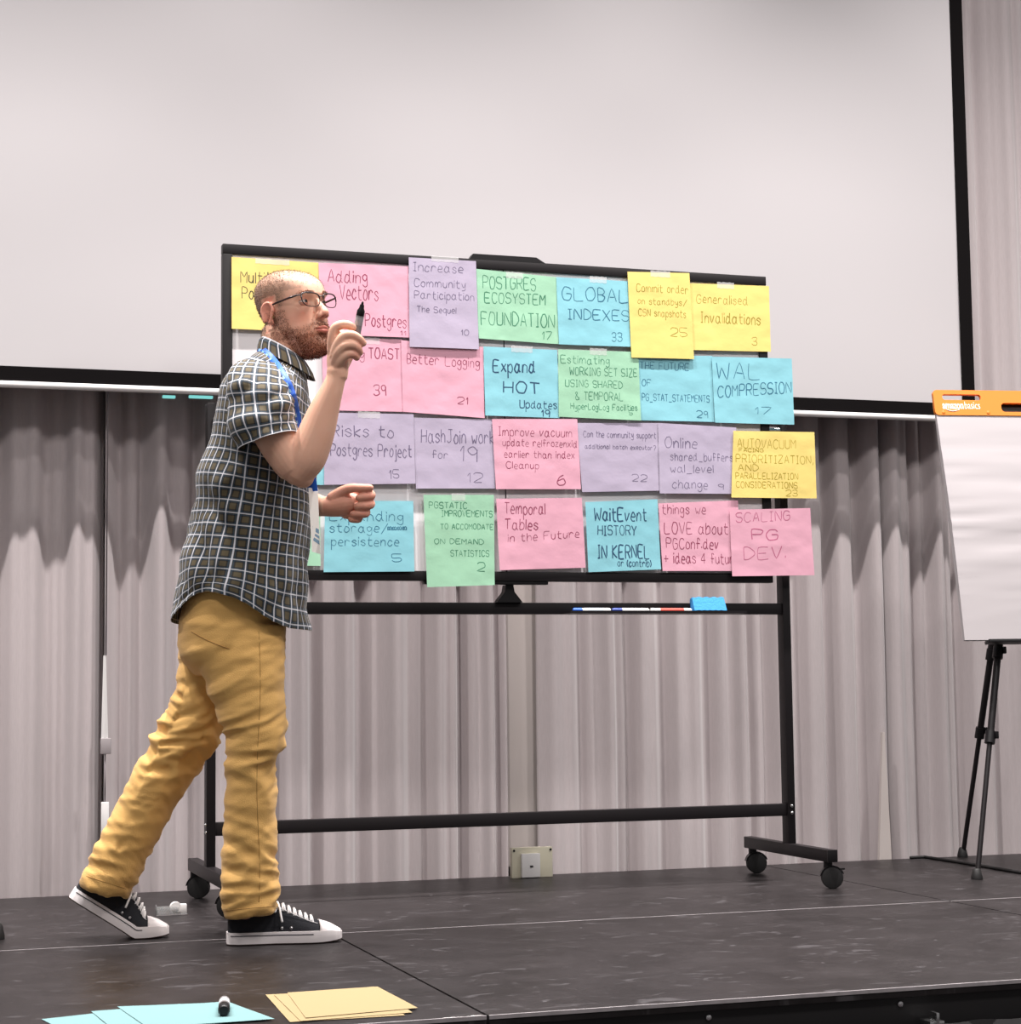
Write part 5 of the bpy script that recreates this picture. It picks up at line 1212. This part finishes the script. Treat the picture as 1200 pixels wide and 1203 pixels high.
# ----- sneakers
CANV = mat('black_canvas', srgb(26, 27, 34), .85, bump=.3, scale=500); SOLE = mat('white_rubber', srgb(236, 228, 228), .5); LACE = mat('white_lace', srgb(240, 236, 236), .8); STRIPE = mat('dark_stripe', srgb(36, 34, 44), .6); OUT = mat('dark_outsole', srgb(58, 42, 38), .7)
def half_w(s):                        # half width of the sole along its length 0 heel .. 1 toe
    return float(np.interp(s, [0, .03, .10, .25, .42, .60, .72, .84, .93, .98, 1.0], [.012, .024, .033, .034, .033, .041, .045, .044, .036, .026, .012]))
def shoe(xf):
    """xf maps shoe coordinates (x toe-ward 0..0.30, y to his left, z up) to the scene"""
    Ls = .288; S = np.concatenate([np.linspace(0, .06, 5), np.linspace(.1, .9, 24), np.linspace(.93, 1, 7)])
    def shell(prof_lo, prof_hi, grow, rows_):
        g = []
        for s in S:
            w = half_w(s) + grow; lo, hi = prof_lo(s), prof_hi(s); row = []
            for (yy, zz) in rows_: row.append(xf(Ls * s, yy * w, lo + (hi - lo) * zz))
            g.append(row)
        return grid_mesh(g)
    rim = [(-1, 0), (1, 0), (1.02, .25), (1.03, .6), (1, 1), (.6, 1), (-.6, 1), (-1, 1), (-1.03, .6), (-1.02, .25)]
    rim = rim[::-1]
    toe_up = lambda s: .006 * max(0, (s - .75) / .25) ** 2
    sole = MB().add(*shell(lambda s: toe_up(s) + .003, lambda s: .031 - .005 * max(0, (s - .9) / .1), .002, rim)).build('sole_tmp', SOLE, None, 'auto'); sole.name = 'midsole'
    parent_keep(sole, None) if False else None
    up = MB(); g = []
    hgt = lambda s: float(np.interp(s, [0, .04, .12, .25, .36, .46, .58, .70, .80, .90, 1.0], [.060, .088, .093, .093, .096, .094, .078, .062, .052, .043, .026]))
    for s in np.concatenate([np.linspace(.012, .1, 6), np.linspace(.14, .86, 24), np.linspace(.89, .985, 6)]):
        w = max(half_w(s) - .002, .004); z0 = .026; z1 = hgt(s); row = []; op = float(np.interp(s, [0, .3, .55, .8, 1], [.55, .55, .5, .7, .8]))
        for a in np.linspace(0, 2 * math.pi, 28, endpoint=False):
            ca, sa = math.cos(a), math.sin(a)
            if sa >= 0: yy = w * math.copysign(abs(ca) ** op, ca) * (1 - .18 * sa); zz = z0 + (z1 - z0) * sa ** .8
            else: yy = w * ca; zz = z0 + .004 * sa
            row.append(xf(Ls * s, yy, zz))
        g.append(row)
    upper = up.add(*grid_mesh([r_[::-1] for r_ in g][::-1] if False else g)).build('sneaker', CANV, man, True)
    bm = bmesh.new(); bm.from_mesh(upper.data); bmesh.ops.recalc_face_normals(bm, faces=bm.faces); bm.to_mesh(upper.data); bm.free()
    parent_keep(sole, upper)
    # outsole, stripe, toe cap
    ou = MB().add(*shell(lambda s: toe_up(s), lambda s: toe_up(s) + .0045, .0005, rim)).build('outsole', OUT, upper, 'auto')
    st = MB()
    for zc in (.0235,):
        for sd in (-1, 1):
            pts = [xf(Ls * s, sd * (half_w(s) * 1.03 + .0024), zc + toe_up(s) * .7) for s in np.linspace(.03, .74, 30)]; st.tube([Vector(p) for p in pts], .0011, 6)
    st.build('stripe', STRIPE, upper, True)
    g = []
    for s in np.linspace(.80, .992, 10):
        w = max(half_w(s) - .0005, .004); z0 = .026; z1 = hgt(s) + .0022; row = []
        for a in np.linspace(0, math.pi, 18):
            row.append(xf(Ls * s, w * math.copysign(abs(math.cos(a)) ** .75, math.cos(a)), z0 + (z1 - z0) * math.sin(a) ** .8))
        g.append(row)
    n_ = 18; tcp = MB().add([p for r_ in g for p in r_], [(i * n_ + j, i * n_ + j + 1, (i + 1) * n_ + j + 1, (i + 1) * n_ + j) for i in range(9) for j in range(n_ - 1)]).build('toe_cap', SOLE, upper, True)
    md = tcp.modifiers.new('t', 'SOLIDIFY'); md.thickness = .002
    # lace rows, bow and eyelets
    lc = MB()
    for k, s in enumerate(np.linspace(.44, .73, 7)):
        w = half_w(s) * .62; z = hgt(s)
        for sg in (-1, 1):
            lc.tube([Vector(xf(Ls * (s + .012 * sg), -w, z - .010)), Vector(xf(Ls * (s + .004 * sg), -w * .55, z + .0035)), Vector(xf(Ls * s, 0, z + .0065)), Vector(xf(Ls * (s - .004 * sg), w * .55, z + .0035)), Vector(xf(Ls * (s - .012 * sg), w, z - .010))], .0034, 7, flat=.6)
    for sg in (-1, 1):
        lp = [(.42, .004 * sg, .100), (.405, .022 * sg, .104), (.39, .036 * sg, .092), (.41, .034 * sg, .080), (.425, .016 * sg, .092), (.43, .004 * sg, .099)]
        lc.tube([Vector(xf(Ls * q[0], q[1], q[2])) for q in crom(lp, 4)], .0030, 7)
        lp = [(.43, .004 * sg, .100), (.45, .026 * sg, .090), (.46, .040 * sg, .070), (.47, .043 * sg, .055)]
        lc.tube([Vector(xf(Ls * q[0], q[1], q[2])) for q in crom(lp, 4)], .0028, 7)
    lc.build('laces', LACE, upper, True)
    ey = MB()
    for sg in (-1, 1):
        for s, z in ((.47, .040), (.55, .040)):
            p0 = Vector(xf(Ls * s, sg * (half_w(s) + .000), z)); p1 = Vector(xf(Ls * s, sg * (half_w(s) + .0012), z)); ey.lathe([(.0042, 0), (.0042, 1), (.002, 1.1)], p0 - (p1 - p0) * 2, (p1 - p0), 14) if False else ey.ball(p0, .0038, None, 12, 8)
    ey.build('eyelet', ALU, upper, True)
    for sg in (-1, 1):
        pts = [xf(Ls * s, sg * max(half_w(s) * .62 + .004, 0) , hgt(s) - .006) for s in np.linspace(.40, .78, 14)]
        MB().tube([Vector(p) for p in pts], .0009, 6).build('stitching', LACE, upper, True)
    return upper
_u = on_floor(261, 1108); tp0 = on_floor(398, 1104); 
d1 = np.array([1.0, -.12, 0]); d1 /= np.linalg.norm(d1); l1 = np.array([-d1[1], d1[0], 0])
st0 = np.array([on_floor(261, 1110)[0] + .010, 4.858, 0.0006])
shoe(lambda x, y, z: st0 + d1 * x + l1 * y + np.array([0, 0, z]))
d2 = np.array([.985, -.10, 0]); d2 /= np.linalg.norm(d2); l2 = np.array([-d2[1], d2[0], 0]); tilt = math.radians(33); BALL = .198
c0 = on_floor(160, 1104); ball = np.array([c0[0], c0[1] + .045, 0.0006])
def rear(x, y, z):
    k = x - BALL
    f = float(sstep(-.030, .045, k)); a = tilt * (1 - f)
    # bend around the ball of the foot
    if k >= .045: xx, zz = k - .001, z
    else:
        xx = math.cos(a) * k + math.sin(a) * z * 1.0; zz = -math.sin(a) * k + math.cos(a) * z
        if f > 0: zz = max(zz, z * .99)
    return ball + d2 * xx + l2 * y + np.array([0, 0, max(zz, 0.0)])
shoe(rear)

# ----- the marker in his raised hand
A = U(416.5 + HX, 394, PO + .008); B = U(424.3 + HX, 354, PO - .004); ax_ = (B - A) / np.linalg.norm(B - A); Lm = np.linalg.norm(B - A)
t = thing('marker', 'grey marker with black chisel tip held in the man\'s raised hand', 'marker', tuple(A))
r = 4.6 / K
MB().lathe([(r * .8, 0), (r, .002), (r, Lm * .56), (r * .97, Lm * .58)], A, ax_, 20).build('barrel', GREYM, t, 'auto')
MB().lathe([(r * .97, Lm * .57), (r * .99, Lm * .575), (r * .97, Lm * .72), (r * .62, Lm * .80), (r * .52, Lm * .90), (r * .34, Lm * .905), (r * .28, Lm * .97), (r * .08, Lm)], A, ax_, 20).build('tip', BLACKP, t, 'auto')
MB().lathe([(r * 1.004, Lm * .30), (r * 1.012, Lm * .305), (r * 1.012, Lm * .52), (r * 1.004, Lm * .525)], A, ax_, 20).build('label_band', mat('pale_grey_print', srgb(160, 160, 164), .5), t, 'auto')
